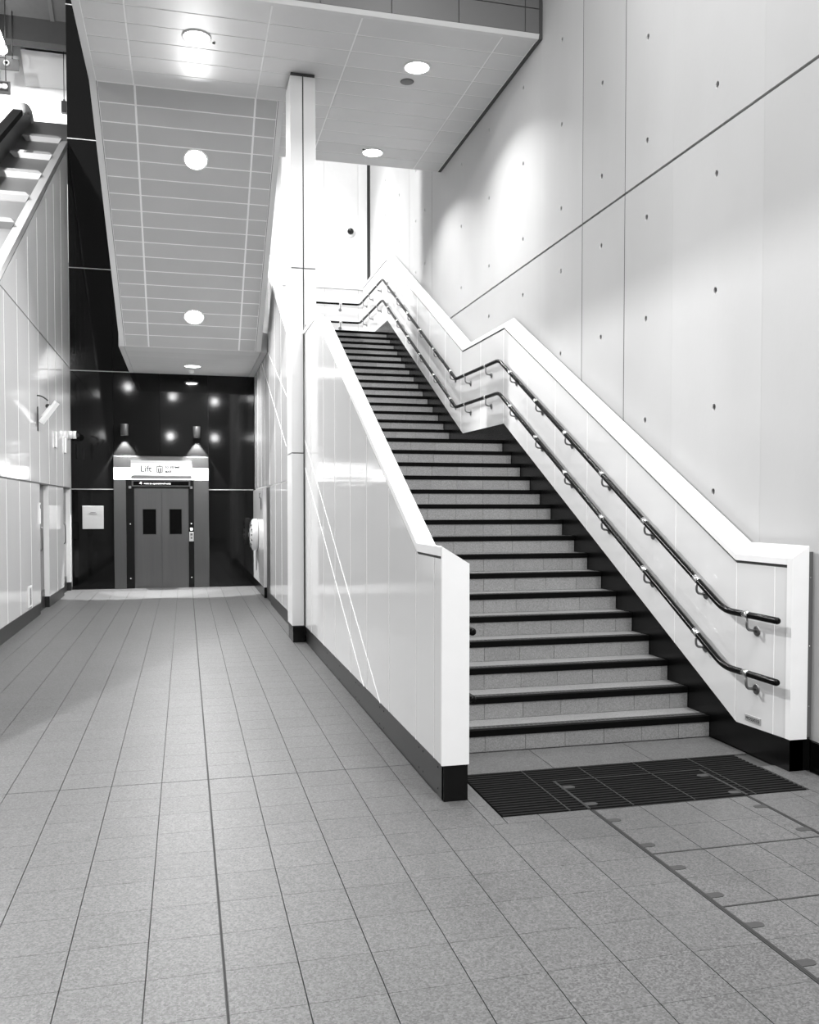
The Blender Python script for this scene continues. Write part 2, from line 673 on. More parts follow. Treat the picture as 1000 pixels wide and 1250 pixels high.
inlay_n = 30
for idx, (y, z, i) in enumerate(flight):
    depth = GO
    if i == 15:
        depth = 12.4505 - y
    if i == 31:
        depth = YF - 0.05 - y
    zb = z - RI if i != 0 else fz(5.9) - 0.02
    s = MB()
    s.box(X0S, X1S, y + 0.016, y + depth + 0.014, zb - 0.10, z)
    step = s.build('step', M['tread'], stairs)
    step_tf = None
    # nosing
    s = MB()
    s.box(X0S, X1S, y - 0.002, y + 0.050, z - 0.042, z + 0.0015)
    s.build('nosing', M['nosing'], step)
    # tactile strip on the tread
    s = MB()
    s.box(X0S, X1S, y + 0.050, y + 0.118, z - 0.006, z + 0.0025, 0)
    if i < 9:
        nn = 62
        w = (X1S - X0S) / nn
        for k in range(nn):
            s.box(X0S + k * w + w * 0.2, X0S + (k + 1) * w - w * 0.2, y + 0.070, y + 0.098, z, z + 0.0045, 1)
    s.build('grip_strip', [M['grip'], M['grip_dark']], step)
    # riser tiles
    off = [0.0, 0.10, 0.20][i % 3] if i < 16 else 0.05
    xe = [X0S]
    x = X0S + 0.12 + off
    while x < X1S - 0.05:
        xe.append(x)
        x += 0.305
    xe.append(X1S)
    zt = z - 0.042
    z_lo = zb if i != 0 else fz(5.9)
    for (a, b) in zip(xe, xe[1:]):
        s = MB()
        s.bevel_box(a + 0.001, b - 0.001, y + 0.004, y + 0.016, z_lo + 0.001, zt - 0.001, 'y-', 0.0015)
        s.build('riser_tile', M['riser'], step)

# ================================================================== RIGHT BALUSTRADE
topR = [(5.047, 1.365), (5.609, 1.365), (10.414, 3.948), (12.115, 3.952), (17.025, 6.54), (19.40, 6.55)]
botR = [(5.0, 0.24), (5.587, 0.223), (10.432, 2.795), (12.108, 2.807), (16.957, 5.377), (19.40, 5.385)]
balR = thing('balustrade', 'white panelled stair balustrade with black base beside the concrete wall', 'balustrade', (3.88, 5.0, fz(5)))
seamsR = [5.045, 5.176, 5.602, 6.426, 7.255, 8.063, 8.848, 9.649, 10.44, 11.321, 12.191, 12.977, 13.859, 14.66, 15.46, 16.26, 17.03, 17.85, 18.65, 19.40]
s = MB()
s.prism_x(strip_poly([(a, b - 0.004) for a, b in topR], [(a, b + 0.004) for a, b in botR], 5.06, 19.40), XS + 0.012, XS + 0.09)
s.build('core', M['enamel_back'], balR)
for (a, b) in zip(seamsR, seamsR[1:]):
    s = panel_yz(lambda p, q: strip_poly(topR, botR, p, q), a, b, XS, XS + 0.02, 0.0022)
    s.build('panel', M['enamel'], balR)
# shadow gap and copings
segs = [(0, 1), (1, 2), (2, 3), (3, 4), (4, 5)]
for (a, b) in segs:
    s = MB()
    s.sweep_y([(XS + 0.006, 0.0), (XS + 0.11, 0.0), (XS + 0.11, 0.024), (XS + 0.006, 0.024)], [topR[a], topR[b]])
    s.build('shadow_gap', M['gap'], balR)
    # long copings come in lengths
    ya, yb = topR[a][0], topR[b][0]
    n = 3 if yb - ya > 4 else 1
    for k in range(n):
        y0 = ya + (yb - ya) * k / n
        y1 = ya + (yb - ya) * (k + 1) / n
        g = 0.0015
        s = MB()
        s.sweep_y([(XS - 0.006, 0.020), (XS + 0.122, 0.020), (XS + 0.122, 0.145), (XS + 0.116, 0.128), (XS - 0.002, 0.070), (XS - 0.006, 0.064)],
                  [(y0 + g, interp(topR, y0 + g)), (y1 - g, interp(topR, y1 - g))])
        s.build('coping', M['coping'], balR)
# end panel
s = MB()
P = [(XS - 0.006, 0.24), (XS + 0.122, 0.24), (XS + 0.122, 1.508), (XS - 0.006, 1.432)]
s.add([(x, 4.995, z) for x, z in P] + [(x, 5.045, z) for x, z in P],
      [(0, 1, 2, 3), (7, 6, 5, 4), (0, 4, 5, 1), (1, 5, 6, 2), (2, 6, 7, 3), (3, 7, 4, 0)])
s.build('end_panel', M['coping'], balR)
# base: black stringer up to the lower panel edge
s = MB()
flo = [(5.0, fz(5) - 0.0), (5.93, fz(5.9)), (10.45, 2.30), (12.45, 2.40), (17.0, 4.80), (19.40, 5.0)]
s.prism_x(strip_poly([(a, b - 0.003) for a, b in botR], flo, 5.002, 19.40), XS - 0.003, XS + 0.10)
s.build('plinth', M['plinth'], balR)
s = MB()
s.box(XS - 0.001, XS + 0.150, 5.002, 5.05, fz(5), 0.236)
s.build('plinth_end', M['plinth'], balR)
s = MB()
s.box(XS + 0.123, XR - 0.002, 5.02, 5.04, 0.245, 1.47)
s.build('closing_strip', M['grey_box'], balR)
scr = MB()
for z in (0.45, 0.85, 1.30):
    scr.lathe([(0.006, 0), (0.004, 0.003), (0.0, 0.0035)], 8, tf=Matrix.Translation((XR - 0.02, 5.02, z)) @ Matrix.Rotation(pi / 2, 4, 'X'))
scr.build('screw', M['chrome'], balR)
s = MB()
s.prism_x(strip_poly([(a, b + 0.10) for a, b in topR[1:]], [(a, b - 0.05) for a, b in topR[1:]], 5.7, 19.3), XS + 0.124, XR - 0.004)
s.build('wall_seal', M['grey_box'], balR)

# ================================================================== LEFT BALUSTRADE (near the stairs, up to the column)
topL = [(4.975, 1.46), (5.556, 1.462), (10.08, 3.895), (12.115, 3.895), (17.025, 6.50), (19.40, 6.51)]
botL = [(4.97, 0.246), (11.2, 0.272), (19.4, 0.272)]
balL = thing('balustrade', 'white panelled stair balustrade with sloping coping, left of the steps', 'balustrade', (1.53, 4.98, fz(5)))
seamsL = [4.985, 5.152, 5.585, 6.378, 7.202, 7.955, 8.811, 9.568, 10.556, 11.105]
s = MB()
s.prism_x(strip_poly([(a, b - 0.10) for a, b in topL], [(a, b + 0.004) for a, b in botL], 4.99, 11.105), XW0 + 0.012, XW1 - 0.012)
s.build('core', M['enamel_back'], balL)
for (a, b) in zip(seamsL, seamsL[1:]):
    s = panel_yz(lambda p, q: strip_poly(topL, botL, p, q), a, b, XW0, XW0 + 0.02, 0.0022)
    s.build('panel', M['enamel'], balL)
flowL = [(4.97, fz(5)), (5.9, fz(5.9)), (10.45, 2.35), (12.4, 2.45), (17.0, 4.85), (19.4, 5.0)]
inner_bot = [(4.97, 0.25)] + [(a, b) for a, b in botR[1:]]
inner_top = [(a, b - 0.09) for a, b in topL]
for (a, b) in ((4.985, 7.2), (7.2, 9.6), (9.6, 11.105)):
    s = panel_yz(lambda p, q: strip_poly(inner_top, inner_bot, p, q), a, b, XW1, XW1 - 0.02, 0.0022)
    s.build('panel', M['enamel'], balL)
profL = [(XW0 - 0.004, 0.016), (XW0 - 0.004, 0.070), (XW0, 0.076), (XW1 - 0.002, -0.022), (XW1 + 0.004, -0.028), (XW1 + 0.004, -0.075), (XW1 - 0.03, -0.075), (XW0 + 0.03, 0.016)]
for (y0, y1) in ((4.995, 5.556), (5.556, 7.8), (7.8, 10.08), (10.08, 11.105)):
    s = MB()
    s.sweep_y([(XW0 + 0.006, 0.0), (XW0 + 0.05, 0.0), (XW0 + 0.05, 0.020), (XW0 + 0.006, 0.020)], [(y0, interp(topL, y0)), (y1, interp(topL, y1))])
    s.build('shadow_gap', M['gap'], balL)
    s = MB()
    g = 0.0012
    s.sweep_y(profL, [(y0 + g, interp(topL, y0 + g)), (y1 - g, interp(topL, y1 - g))])
    s.build('coping', M['coping'], balL)
s = MB()
P = [(XW0 - 0.004, 0.246), (XW1 + 0.004, 0.246), (XW1 + 0.004, 1.432), (XW0 - 0.004, 1.535)]
s.add([(x, 4.970, z) for x, z in P] + [(x, 4.990, z) for x, z in P],
      [(0, 1, 2, 3), (7, 6, 5, 4), (0, 4, 5, 1), (1, 5, 6, 2), (2, 6, 7, 3), (3, 7, 4, 0)])
s.build('end_panel', M['coping'], balL)
s = MB()
s.prism_x([(4.982, fz(5)), (11.105, fz(11.1)), (11.105, 0.268), (4.982, 0.242)], XW0 + 0.010, XW0 + 0.06)
s.build('plinth', M['plinth_grey'], balL)
s = MB()
s.box(XW0 + 0.010, XW1 - 0.002, 4.978, 5.02, fz(5), 0.242)
s.build('plinth_end', M['plinth'], balL)
s = MB()
s.prism_x(strip_poly(inner_bot, flowL, 4.99, 11.1), XW1 - 0.05, XW1 - 0.001)
s.build('plinth', M['plinth'], balL)
scr = MB()
for y in (5.1, 5.45, 5.55, 6.6, 6.75, 7.6, 7.75, 8.6, 9.4):
    for z in (0.075, 0.205):
        scr.lathe([(0.007, 0), (0.005, 0.003), (0.0, 0.0035)], 6, tf=Matrix.Translation((XW0 + 0.010, y, z)) @ Matrix.Rotation(-pi / 2, 4, 'Y'))
scr.build('screw', M['dark_box'], balL)


def seam_strip(y, z0, z1, x, side, parent):
    """slim pale bead over an upright panel joint; side -1 faces -x, +1 faces +x"""
    if z1 - z0 < 0.05:
        return
    s = MB()
    s.box(min(x, x + side * 0.0022), max(x, x + side * 0.0022), y - 0.0032, y + 0.0032, z0, z1)
    s.build('seam_bead', M['bead'], parent)


for y in seamsR[1:-1]:
    seam_strip(y, interp(botR, y), interp(topR, y) - 0.002, XS, -1, balR)
for y in seamsL[1:-1]:
    seam_strip(y, interp(botL, y), interp(topL, y) - 0.002, XW0, -1, balL)


def diag_strip(y0, z0, y1, z1, x, parent, w=0.0065):
    d = Vector((y1 - y0, z1 - z0)).normalized()
    n = Vector((-d.y, d.x)) * w / 2
    poly = [(y0 + n.x, z0 + n.y), (y0 - n.x, z0 - n.y), (y1 - n.x, z1 - n.y), (y1 + n.x, z1 + n.y)]
    s = MB()
    s.prism_x(poly, x - 0.0035, x + 0.006)
    return s.build('diagonal_bead', M['coping'], parent)


diag_strip(6.69, 0.249, 11.10, 2.60, XW0, balL)
diag_strip(7.34, 0.252, 11.10, 2.26, XW0, balL)

# ================================================================== COLUMN
column = thing('column', 'tall white clad column standing between stairs and lift corridor', 'column', (1.37, 11.35, fz(11.3)))
CY0, CY1 = 11.11, 11.60
zs = [0.272, 2.434, 4.715, 7.06]
for (z0, z1) in zip(zs, zs[1:]):
    s = MB()
    s.bevel_box(1.287, 1.436, CY0, CY1, z0 + 0.006, z1 - 0.006, 'y-', 0.004)
    s.build('panel', M['column'], column)
    zz0 = max(z0 + 0.006, 4.02) if z0 < 4.02 else z0 + 0.006
    if z1 > 4.1:
        s = MB()
        s.bevel_box(1.450, 1.600, CY0, CY1, zz0, z1 - 0.006, 'y-', 0.004)
        s.build('panel', M['column'], column)
s = MB()
s.box(1.295, 1.446, CY0 + 0.012, CY1 - 0.01, 0.20, 7.095)
s.box(1.440, 1.590, CY0 + 0.012, CY1 - 0.01, 4.03, 7.095)
s.build('core', M['gap'], column)
s = MB()
s.box(1.297, 1.448, CY0 + 0.004, CY1, fz(11.3), 0.266)
s.build('plinth', M['plinth'], column)

# ================================================================== CORRIDOR WALL beyond the column
YG0, YG1 = 15.4, 16.32
wallM = tag(MB().box(XM + 0.03, XW1 - 0.012, CY1 + 0.02, YG1, fz(14), 2.11)
            .prism_x(strip_poly([(a, b - 0.11) for a, b in topL], [(11, 2.11), (20, 2.11)], CY1 + 0.02, 19.40), XM + 0.02, XW1 - 0.012)
            .build('wall_centre', M['enamel_back']),
            'white enamel wall on the right of the lift corridor, below the upper flight', 'wall', kind='structure')
seamsM = [11.62, 12.55, 13.5, 14.45, 15.4, 16.32, 17.1, 17.95, 18.79]
for (a, b) in zip(seamsM, seamsM[1:]):
    s = panel_yz(lambda p, q: strip_poly(topL, [(11, 2.142), (20, 2.142)], p, q), a, b, XM, XM + 0.02, 0.0022)
    s.build('panel', M['enamel_shaded'], wallM)
    if b <= YG0 + 0.01:
        s = panel_yz(lambda p, q: strip_poly([(11, 2.118), (20, 2.118)], [(11, 0.28), (20, 0.28)], p, q), a, b, XM, XM + 0.02, 0.0022)
        s.build('panel', M['enamel_shaded'], wallM)
for (y0, y1) in ((11.105, 12.115), (12.115, 14.6), (14.6, 17.025), (17.025, 19.36)):
    s = MB()
    s.sweep_y([(x if x > 1.5 else x - 0.04, z) for (x, z) in profL], [(y0, interp(topL, y0)), (y1, interp(topL, y1))])
    s.build('coping', M['coping'], wallM)
for (a, b) in ((11.62, 14.5), (14.5, 17), (17, 19.3)):
    s = panel_yz(lambda p, q: strip_poly(inner_top, inner_bot, p, q), a, b, XW1, XW1 - 0.012, 0.0022)
    s.build('panel', M['enamel_shaded'], wallM)
for y in seamsM[1:-1]:
    seam_strip(y, 2.145, min(4.45 if y > 15.7 else 9, interp(topL, y)) - 0.002, XM, -1, wallM)
    if y < YG0 - 0.1:
        seam_strip(y, 0.28, 2.116, XM, -1, wallM)
diag_strip(11.62, 2.50 + 0.41, 15.6, 4.43, XM, wallM)
diag_strip(12.82, 2.63, 16.9, 4.45, XM, wallM)
s = MB()
s.prism_x([(CY1 + 0.02, fz(11.6)), (YG0, fz(15.4)), (YG0, 0.276), (CY1 + 0.02, 0.276)], XM + 0.008, XM + 0.03)
tag(s.build('baseboard_right', M['plinth_grey']), 'charcoal skirting of the corridor wall right of the lift', 'skirting', kind='structure')
# recessed grey door between wall and hose cabinet
d1 = thing('door_3', 'recessed grey door edge-on in the right corridor wall beside the hose reel', 'door', (XM, 15.86, fz(15.9)), kind='structure')
s = MB()
s.box(XM + 0.022, XM + 0.030, YG0 + 0.004, YG1 - 0.004, fz(15.9) + 0.01, 2.11)
s.build('leaf', M['dark_box'], d1)

# hose reel cabinet
cab = thing('hose_cabinet', 'white wall cabinet with a hose reel, right of the lift', 'cabinet', (XM - 0.02, 17.55, fz(17.5)))
s = MB()
s.bevel_box(1.378, XM + 0.15, YG1 + 0.004, YB - 0.004, 0.30, 2.108, 'x-', 0.003)
s.build('body', M['enamel'], cab)
s = MB()
s.box(1.386, XM + 0.15, YG1 + 0.008, YB - 0.004, fz(17.5), 0.298)
s.build('plinth', M['plinth'], cab)
s = MB()
s.box(1.374, 1.380, 17.96, 18.16, 0.50, 0.90)
s.build('slot', M['dark_box'], cab)
s = MB()
s.box(1.372, 1.380, 16.78, 16.90, 1.72, 1.92)
s.build('lock_plate', M['dark_box'], cab)
s = MB()
s.tube([(1.378, 16.86, 1.93), (1.345, 16.86, 1.93), (1.345, 16.86, 2.02), (1.378, 16.86, 2.02)], 0.008, 8)
s.build('pull_handle', M['bracket'], cab)
reel = thing('hose_reel', 'white round hose reel on the front of the wall cabinet', 'hose reel', (1.376, 17.75, 1.22))
RT = Matrix.Translation((1.378, 17.75, 1.22)) @ Matrix.Rotation(-pi / 2, 4, 'Y')
s = MB()
s.lathe([(0.20, 0.0), (0.30, 0.005), (0.305, 0.02), (0.305, 0.09), (0.30, 0.10), (0.10, 0.10)], 32, tf=RT)
s.build('drum', M['white_paint'], reel)
s = MB()
s.lathe([(0.0, 0.150), (0.10, 0.146), (0.22, 0.130), (0.285, 0.106), (0.295, 0.100), (0.28, 0.098), (0.0, 0.098)], 32, tf=RT)
face = s.build('cover_disc', M['white_paint'], reel)
for k in range(14):
    a = 2 * pi * k / 14
    s = MB()
    s.box(-0.012, 0.012, 0.17, 0.25, 0.118, 0.142, tf=RT @ Matrix.Rotation(a, 4, 'Z'))
    s.build('slot', M['ink_grey'], face)
s = MB()
s.lathe([(0.045, 0.146), (0.045, 0.165), (0.03, 0.172), (0.0, 0.172)], 16, tf=RT)
s.build('hub', M['grey_box'], reel)

# ================================================================== LEFT WALL
MW = 0.6203


def edge_left(y):
    return 4.55 + MW * (y - 11.98)


doors = [(14.86, 15.80), (17.64, 18.66)]
topLW = [(4.9, edge_left(4.9)), (18.80, edge_left(18.80))]
coreb = MB()
coreb.prism_x([(4.9, 0.0), (YB, fz(YB)), (YB, edge_left(YB) - 0.01), (4.9, 0.12)], XL - 0.24, XL - 0.10)
wallL = tag(coreb.build('wall_left', M['enamel_back']), 'glossy white enamel panelled wall left of the corridor below the escalator', 'wall', kind='structure')
seamsLW = [5.0, 5.83, 6.73, 7.63, 8.53, 9.43, 10.33, 11.23, 12.18, 13.11, 14.02, 14.9, 15.9, 16.79, 17.7, 18.78]


def wall_piece(y0, y1, z0, z1):
    """part of the left wall clipped to its sloping top"""
    lo = [(4, z0), (20, z0)]
    if edge_left(y1) <= z0 + 0.02:
        return
    ya = y0
    if edge_left(y0) < z0:
        ya = 11.98 + (z0 - 4.55) / MW + 0.005
    hi = []
    pts = [ya, y1]
    yc = 11.98 + (z1 - 4.55) / MW
    if ya < yc < y1:
        pts = [ya, yc, y1]
    hi = [(y, min(z1, edge_left(y))) for y in pts]
    s = MB()
    s.prism_x(strip_poly(hi, lo, ya + 0.0022, y1 - 0.0022), XL, XL - 0.02)
    s.build('panel', M['enamel_shaded'], wallL)
    s = MB()
    s.prism_x(strip_poly([(a, b - 0.003) for a, b in hi], [(4, z0 - 0.002), (20, z0 - 0.002)], ya, y1), XL - 0.012, XL - 0.11)
    s.build('backing', M['enamel_back'], wallL)


low_edges = [5.0, 5.83, 6.73, 7.63, 8.53, 9.43, 10.33, 11.23, 12.18, 13.11, 14.02, 14.86, None, 15.80, 16.75, 17.64, None, 18.66, 18.79]
for (a, b) in zip(low_edges, low_edges[1:]):
    if a is None or b is None:
        continue
    wall_piece(a, b, 0.278, 2.118)
for (a, b) in zip(seamsLW, seamsLW[1:]):
    wall_piece(a, b, 2.142, 4.490)
    wall_piece(a, b, 4.512, 12.0)
for y in seamsLW[6:-1]:
    for (z0, z1) in ((2.144, 4.488), (4.514, edge_left(y) - 0.13)):
        seam_strip(y, z0, min(z1, edge_left(y) - 0.13), XL, 1, wallL)
for y in low_edges[6:-1]:
    if y and y not in (14.86, 15.80, 17.64, 18.66):
        seam_strip(y, 0.28, 2.114, XL, 1, wallL)
# dark horizontal joints
s = MB()
s.box(XL - 0.10, XL - 0.006, 8.2, 18.79, 2.116, 2.144)
s.box(XL - 0.10, XL - 0.006, 12.0, 18.79, 4.488, 4.514)
s.build('joint', M['gap'], wallL)
# skirting pieces
bl = None
for (y0, y1) in ((4.95, 14.86), (15.80, 17.64), (18.66, 18.79)):
    s = MB()
    s.prism_x([(y0, fz(y0)), (y1, fz(y1)), (y1, 0.275), (y0, 0.275)], XL - 0.10, XL - 0.006)
    if bl is None:
        bl = tag(s.build('baseboard_left', M['plinth_grey']), 'charcoal skirting along the foot of the left wall', 'skirting', kind='structure')
    else:
        s.build('skirting', M['plinth_grey'], bl)
# recessed doors
for n, (y0, y1) in enumerate(doors):
    lab = ['recessed grey door in the left wall, nearer of two, with pull handle', 'recessed grey door in the left wall beside the black wall, with pull handle'][n]
    d = thing('door_%d' % (n + 1), lab, 'door', (XL - 0.09, (y0 + y1) / 2, fz(y0)), kind='structure')
    s = MB()
    s.box(XL - 0.099, XL - 0.085, y0 + 0.002, y1 - 0.002, fz(y0) + 0.01, 2.116)
    s.build('leaf', M['grey_door'], d)
    s = MB()
    s.box(XL - 0.085, XL - 0.006, y1 - 0.004, y1 + 0.006, 0.278, 2.116)
    s.build('reveal', M['white_paint'], d)
    s = MB()
    s.box(XL - 0.086, XL - 0.078, y0 + 0.002, y1 - 0.01, fz(y0) + 0.01, 0.40)
    s.build('kick_plate', M['steel'], d)
    yh = y0 + 0.12
    s = MB()
    xh = XL - 0.085
    s.tube([(xh, yh, 1.08), (xh + 0.085, yh, 1.08), (xh + 0.10, yh, 1.10), (xh + 0.10, yh, 1.42), (xh + 0.085, yh, 1.44), (xh, yh, 1.44)], 0.013, 10)
    s.build('door_handle', M['bracket'], d)

# ================================================================== BLACK LIFT WALL
wb = MB()
wb.box(-2.19, -1.39, YB + 0.02, YB + 0.20, fz(YB) - 0.1, 13.0)
wb.box(0.475, 1.43, YB + 0.02, YB + 0.20, fz(YB) - 0.1, 13.0)
wb.box(-1.39, 0.475, YB + 0.02, YB + 0.20, 2.79, 13.0)
wallB = tag(wb.build('wall_back', M['joint']), 'glossy black enamel panelled wall at the end of the corridor around the lift', 'wall', kind='structure')
bx = [-2.192, -1.385, -0.488, 0.470, 1.408]
bz = [0.125, 2.118, 4.465, 6.48, 8.99, 11.57, 12.9]
for (z0, z1) in zip(bz, bz[1:]):
    for i, (x0, x1) in enumerate(zip(bx, bx[1:])):
        za = z0
        if i in (1, 2):
            if z1 < 3:
                continue
            if z0 < 3:
                za = 2.79
        s = MB()
        s.bevel_box(x0 + 0.003, x1 - 0.003, YB, YB + 0.02, za + 0.006, z1 - 0.006, 'y-', 0.004)
        s.build('panel', M['black'], wallB)
for z in bz[1:-1]:
    s = MB()
    if z < 3:
        s.box(bx[0], -1.388, YB - 0.006, YB + 0.02, z - 0.008, z + 0.008)
        s.box(0.474, 1.376, YB - 0.006, YB + 0.02, z - 0.008, z + 0.008)
    else:
        s.box(bx[0], bx[-1], YB - 0.006, YB + 0.02, z - 0.008, z + 0.008)
    s.build('bead', M['black_trim'], wallB)

# ================================================================== LIFT
lift = thing('lift', 'stainless steel lift with two glazed door leaves in the black wall', 'lift', (-0.46, YB, fz(YB)))
zf = fz(YB) + 0.002
for (x0, x1) in ((-1.385, -1.153), (0.172, 0.468)):
    s = MB()
    s.bevel_box(x0, x1, YB - 0.03, YB + 0.16, zf, 2.315, 'y-', 0.004)
    s.build('jamb', M['steel'], lift)
for (x0, x1, k) in ((-1.153, -0.998, 0), (0.070, 0.172, 1)):
    s = MB()
    s.bevel_box(x0, x1, YB - 0.022, YB + 0.16, zf, 2.31, 'y-', 0.003)
    post = s.build('post', M['plinth'], lift)
    xc = (x0 + x1) / 2
    for z in (2.16,):
        s = MB()
        s.box(xc - 0.025, xc + 0.025, YB - 0.030, YB - 0.020, z - 0.025, z + 0.025)
        s.build('sensor', M['bracket'], post)
    for z in (0.32, 1.42):
        s = MB()
        s.lathe([(0.012, 0), (0.010, 0.004), (0, 0.005)], 8, tf=Matrix.Translation((xc, YB - 0.022, z)) @ Matrix.Rotation(pi / 2, 4, 'X'))
        s.build('indicator', M['white_paint'], post)
for k, (x0, x1) in enumerate(((-0.997, -0.466), (-0.461, 0.069))):
    wx0, wx1 = ((-0.840, -0.572), (-0.318, -0.066))[k]
    s = MB()
    # leaf as a frame round its window
    s.box(x0, wx0, YB + 0.06, YB + 0.09, zf, 2.14)
    s.box(wx1, x1, YB + 0.06, YB + 0.09, zf, 2.14)
    s.box(wx0, wx1, YB + 0.06, YB + 0.09, zf, 1.205)
    s.box(wx0, wx1, YB + 0.06, YB + 0.09, 1.72, 2.14)
    leaf = s.build('door_leaf', M['door_steel'], lift)
    s = MB()
    s.box(wx0, wx1, YB + 0.068, YB + 0.082, 1.205, 1.72)
    s.build('window', M['glass_dark'], leaf)
    for (a, b, c, d) in ((wx0 - 0.012, wx0 + 0.006, 1.193, 1.732), (wx1 - 0.006, wx1 + 0.012, 1.193, 1.732)):
        s = MB()
        s.box(a, b, YB + 0.056, YB + 0.062, c, d)
        s.build('bead', M['steel'], leaf)
    for (c, d) in ((1.193, 1.208), (1.717, 1.732)):
        s = MB()
        s.box(wx0, wx1, YB + 0.056, YB + 0.062, c, d)
        s.build('bead', M['steel'], leaf)
s = MB()
s.box(-0.998, 0.070, YB + 0.095, YB + 0.16, zf, 2.142)
s.build('door_backing', M['gap'], lift)
s = MB()
s.box(-0.998, 0.070, YB + 0.05, YB + 0.16, 2.142, 2.31)
s.build('header', M['dark_box'], lift)
s = MB()
s.box(-0.998, 0.070, YB + 0.0, YB + 0.12, fz(YB) - 0.02, fz(YB) + 0.003)
s.build('sill', M['steel'], lift)
s = MB()
s.bevel_box(-1.385, 0.468, YB - 0.026, YB + 0.16, 2.318, 2.556, 'y-', 0.004)
s.build('lit_band', M['stripe'], lift)
s = MB()
s.bevel_box(-1.385, 0.468, YB - 0.032, YB + 0.16, 2.559, 2.785, 'y-', 0.004)
s.build('head_panel', M['steel'], lift)
s = MB()
s.bevel_box(0.076, 0.166, YB - 0.032, YB - 0.020, 1.06, 1.25, 'y-', 0.003)
cp = s.build('call_panel', M['plate'], lift)
for (z, w) in ((1.20, 0.022), (1.13, 0.018)):
    s = MB()
    s.box(0.121 - w, 0.121 + w, YB - 0.036, YB - 0.030, z - w, z + w)
    s.build('button', M['ink_grey'], cp)
s = MB()
s.box(0.098, 0.144, YB - 0.03, YB - 0.020, 1.285, 1.335)
s.build('lit_button', M['led'], lift)
# scrolling display
disp = thing('message_display', 'thin dark message display in a steel frame above the lift doors', 'display', (-0.46, YB - 0.1, 2.23))
s = MB()
s.bevel_box(-1.035, 0.105, YB - 0.115, YB - 0.026, 2.175, 2.300, 'y-', 0.004)
s.build('frame', M['steel'], disp)
s = MB()
s.box(-1.005, 0.075, YB - 0.118, YB - 0.11, 2.198, 2.278)
s.build('screen', M['glass_dark'], disp)
TXT = Matrix.Translation((-0.80, YB - 0.119, 2.220)) @ Matrix.Rotation(pi / 2, 4, 'X')
lettering('next to operational exits', 0.052, TXT, M['led'], disp, 'screen_text')
s = MB()
s.prism_x([(YB - 0.120, 2.222), (YB - 0.120, 2.262), (YB - 0.118, 2.262), (YB - 0.118, 2.222)], -0.862, -0.845)
s.add([(-0.895, YB - 0.120, 2.238), (-0.845, YB - 0.120, 2.262), (-0.845, YB - 0.120, 2.228)], [(0, 1, 2)])
s.build('screen_arrow', M['led'], disp)
# sign
sign = thing('lift_sign', 'white lit sign reading Lift to street exit above the lift doors', 'sign', (-0.46, YB - 0.1, 2.5))
s = MB()
s.bevel_box(-1.045, 0.132, YB - 0.150, YB - 0.034, 2.395, 2.640, 'y-', 0.004)
s.build('face_panel', M['sign_white'], sign)
s = MB()
s.add([(-1.048, YB - 0.150, 2.640), (0.135, YB - 0.150, 2.640), (0.135, YB - 0.034, 2.700), (-1.048, YB - 0.034, 2.700),
       (-1.048, YB - 0.150, 2.643), (0.135, YB - 0.150, 2.643), (0.135, YB - 0.150, 2.695), (-1.048, YB - 0.150, 2.695)],
      [(0, 1, 5, 4), (4, 5, 6, 7), (7, 6, 2, 3), (0, 1, 2, 3), (1, 2, 6, 5), (0, 3, 7, 4)])
s.build('top_rail', M['plate'], sign)
s = MB()
s.bevel_box(-1.048, 0.135, YB - 0.155, YB - 0.034, 2.335, 2.392, 'y-', 0.006)
s.build('bottom_rail', M['bracket'], sign)


def face_tf(x, z):
    return Matrix.Translation((x, YB - 0.1512, z)) @ Matrix.Rotation(pi / 2, 4, 'X')


lettering('Lift', 0.172, face_tf(-0.87, 2.472), M['ink'], sign, bold=0.001)
lettering('to street', 0.082, face_tf(-0.385, 2.545), M['ink'], sign, bold=0.0025)
lettering('exit', 0.082, face_tf(-0.385, 2.455), M['ink'], sign, bold=0.0025)
ic = MB()
yi = YB - 0.1525
cx, cz = -0.492, 2.520


def rect(mb, x0, x1, z0, z1):
    mb.box(x0, x1, yi, yi + 0.002, z0, z1)


rect(ic, cx - 0.060, cx - 0.046, cz - 0.062, cz + 0.062)
rect(ic, cx + 0.046, cx + 0.060, cz - 0.062, cz + 0.062)
rect(ic, cx - 0.049, cx + 0.049, cz - 0.064, cz - 0.050)
rect(ic, cx - 0.049, cx + 0.049, cz + 0.050, cz + 0.064)
for px, w, h in ((cx - 0.020, 0.011, 0.075), (cx + 0.018, 0.012, 0.088)):
    rect(ic, px - w, px + w, cz - 0.048, cz - 0.048 + h - 0.016)
    ic.lathe([(0.009, 0), (0.009, 0.002), (0, 0.002)], 8, tf=Matrix.Translation((px, yi, cz - 0.048 + h - 0.005)) @ Matrix.Rotation(pi / 2, 4, 'X'))
rect(ic, cx + 0.005, cx + 0.031, cz + 0.004, cz + 0.012)
ic.add([(cx - 0.022, yi, cz + 0.068), (cx + 0.022, yi, cz + 0.068), (cx, yi, cz + 0.082)], [(0, 1, 2)])
ic.add([(cx - 0.022, yi, cz - 0.068), (cx + 0.022, yi, cz - 0.068), (cx, yi, cz - 0.082)], [(0, 1, 2)])
ic.build('lift_symbol', M['ink'], sign)

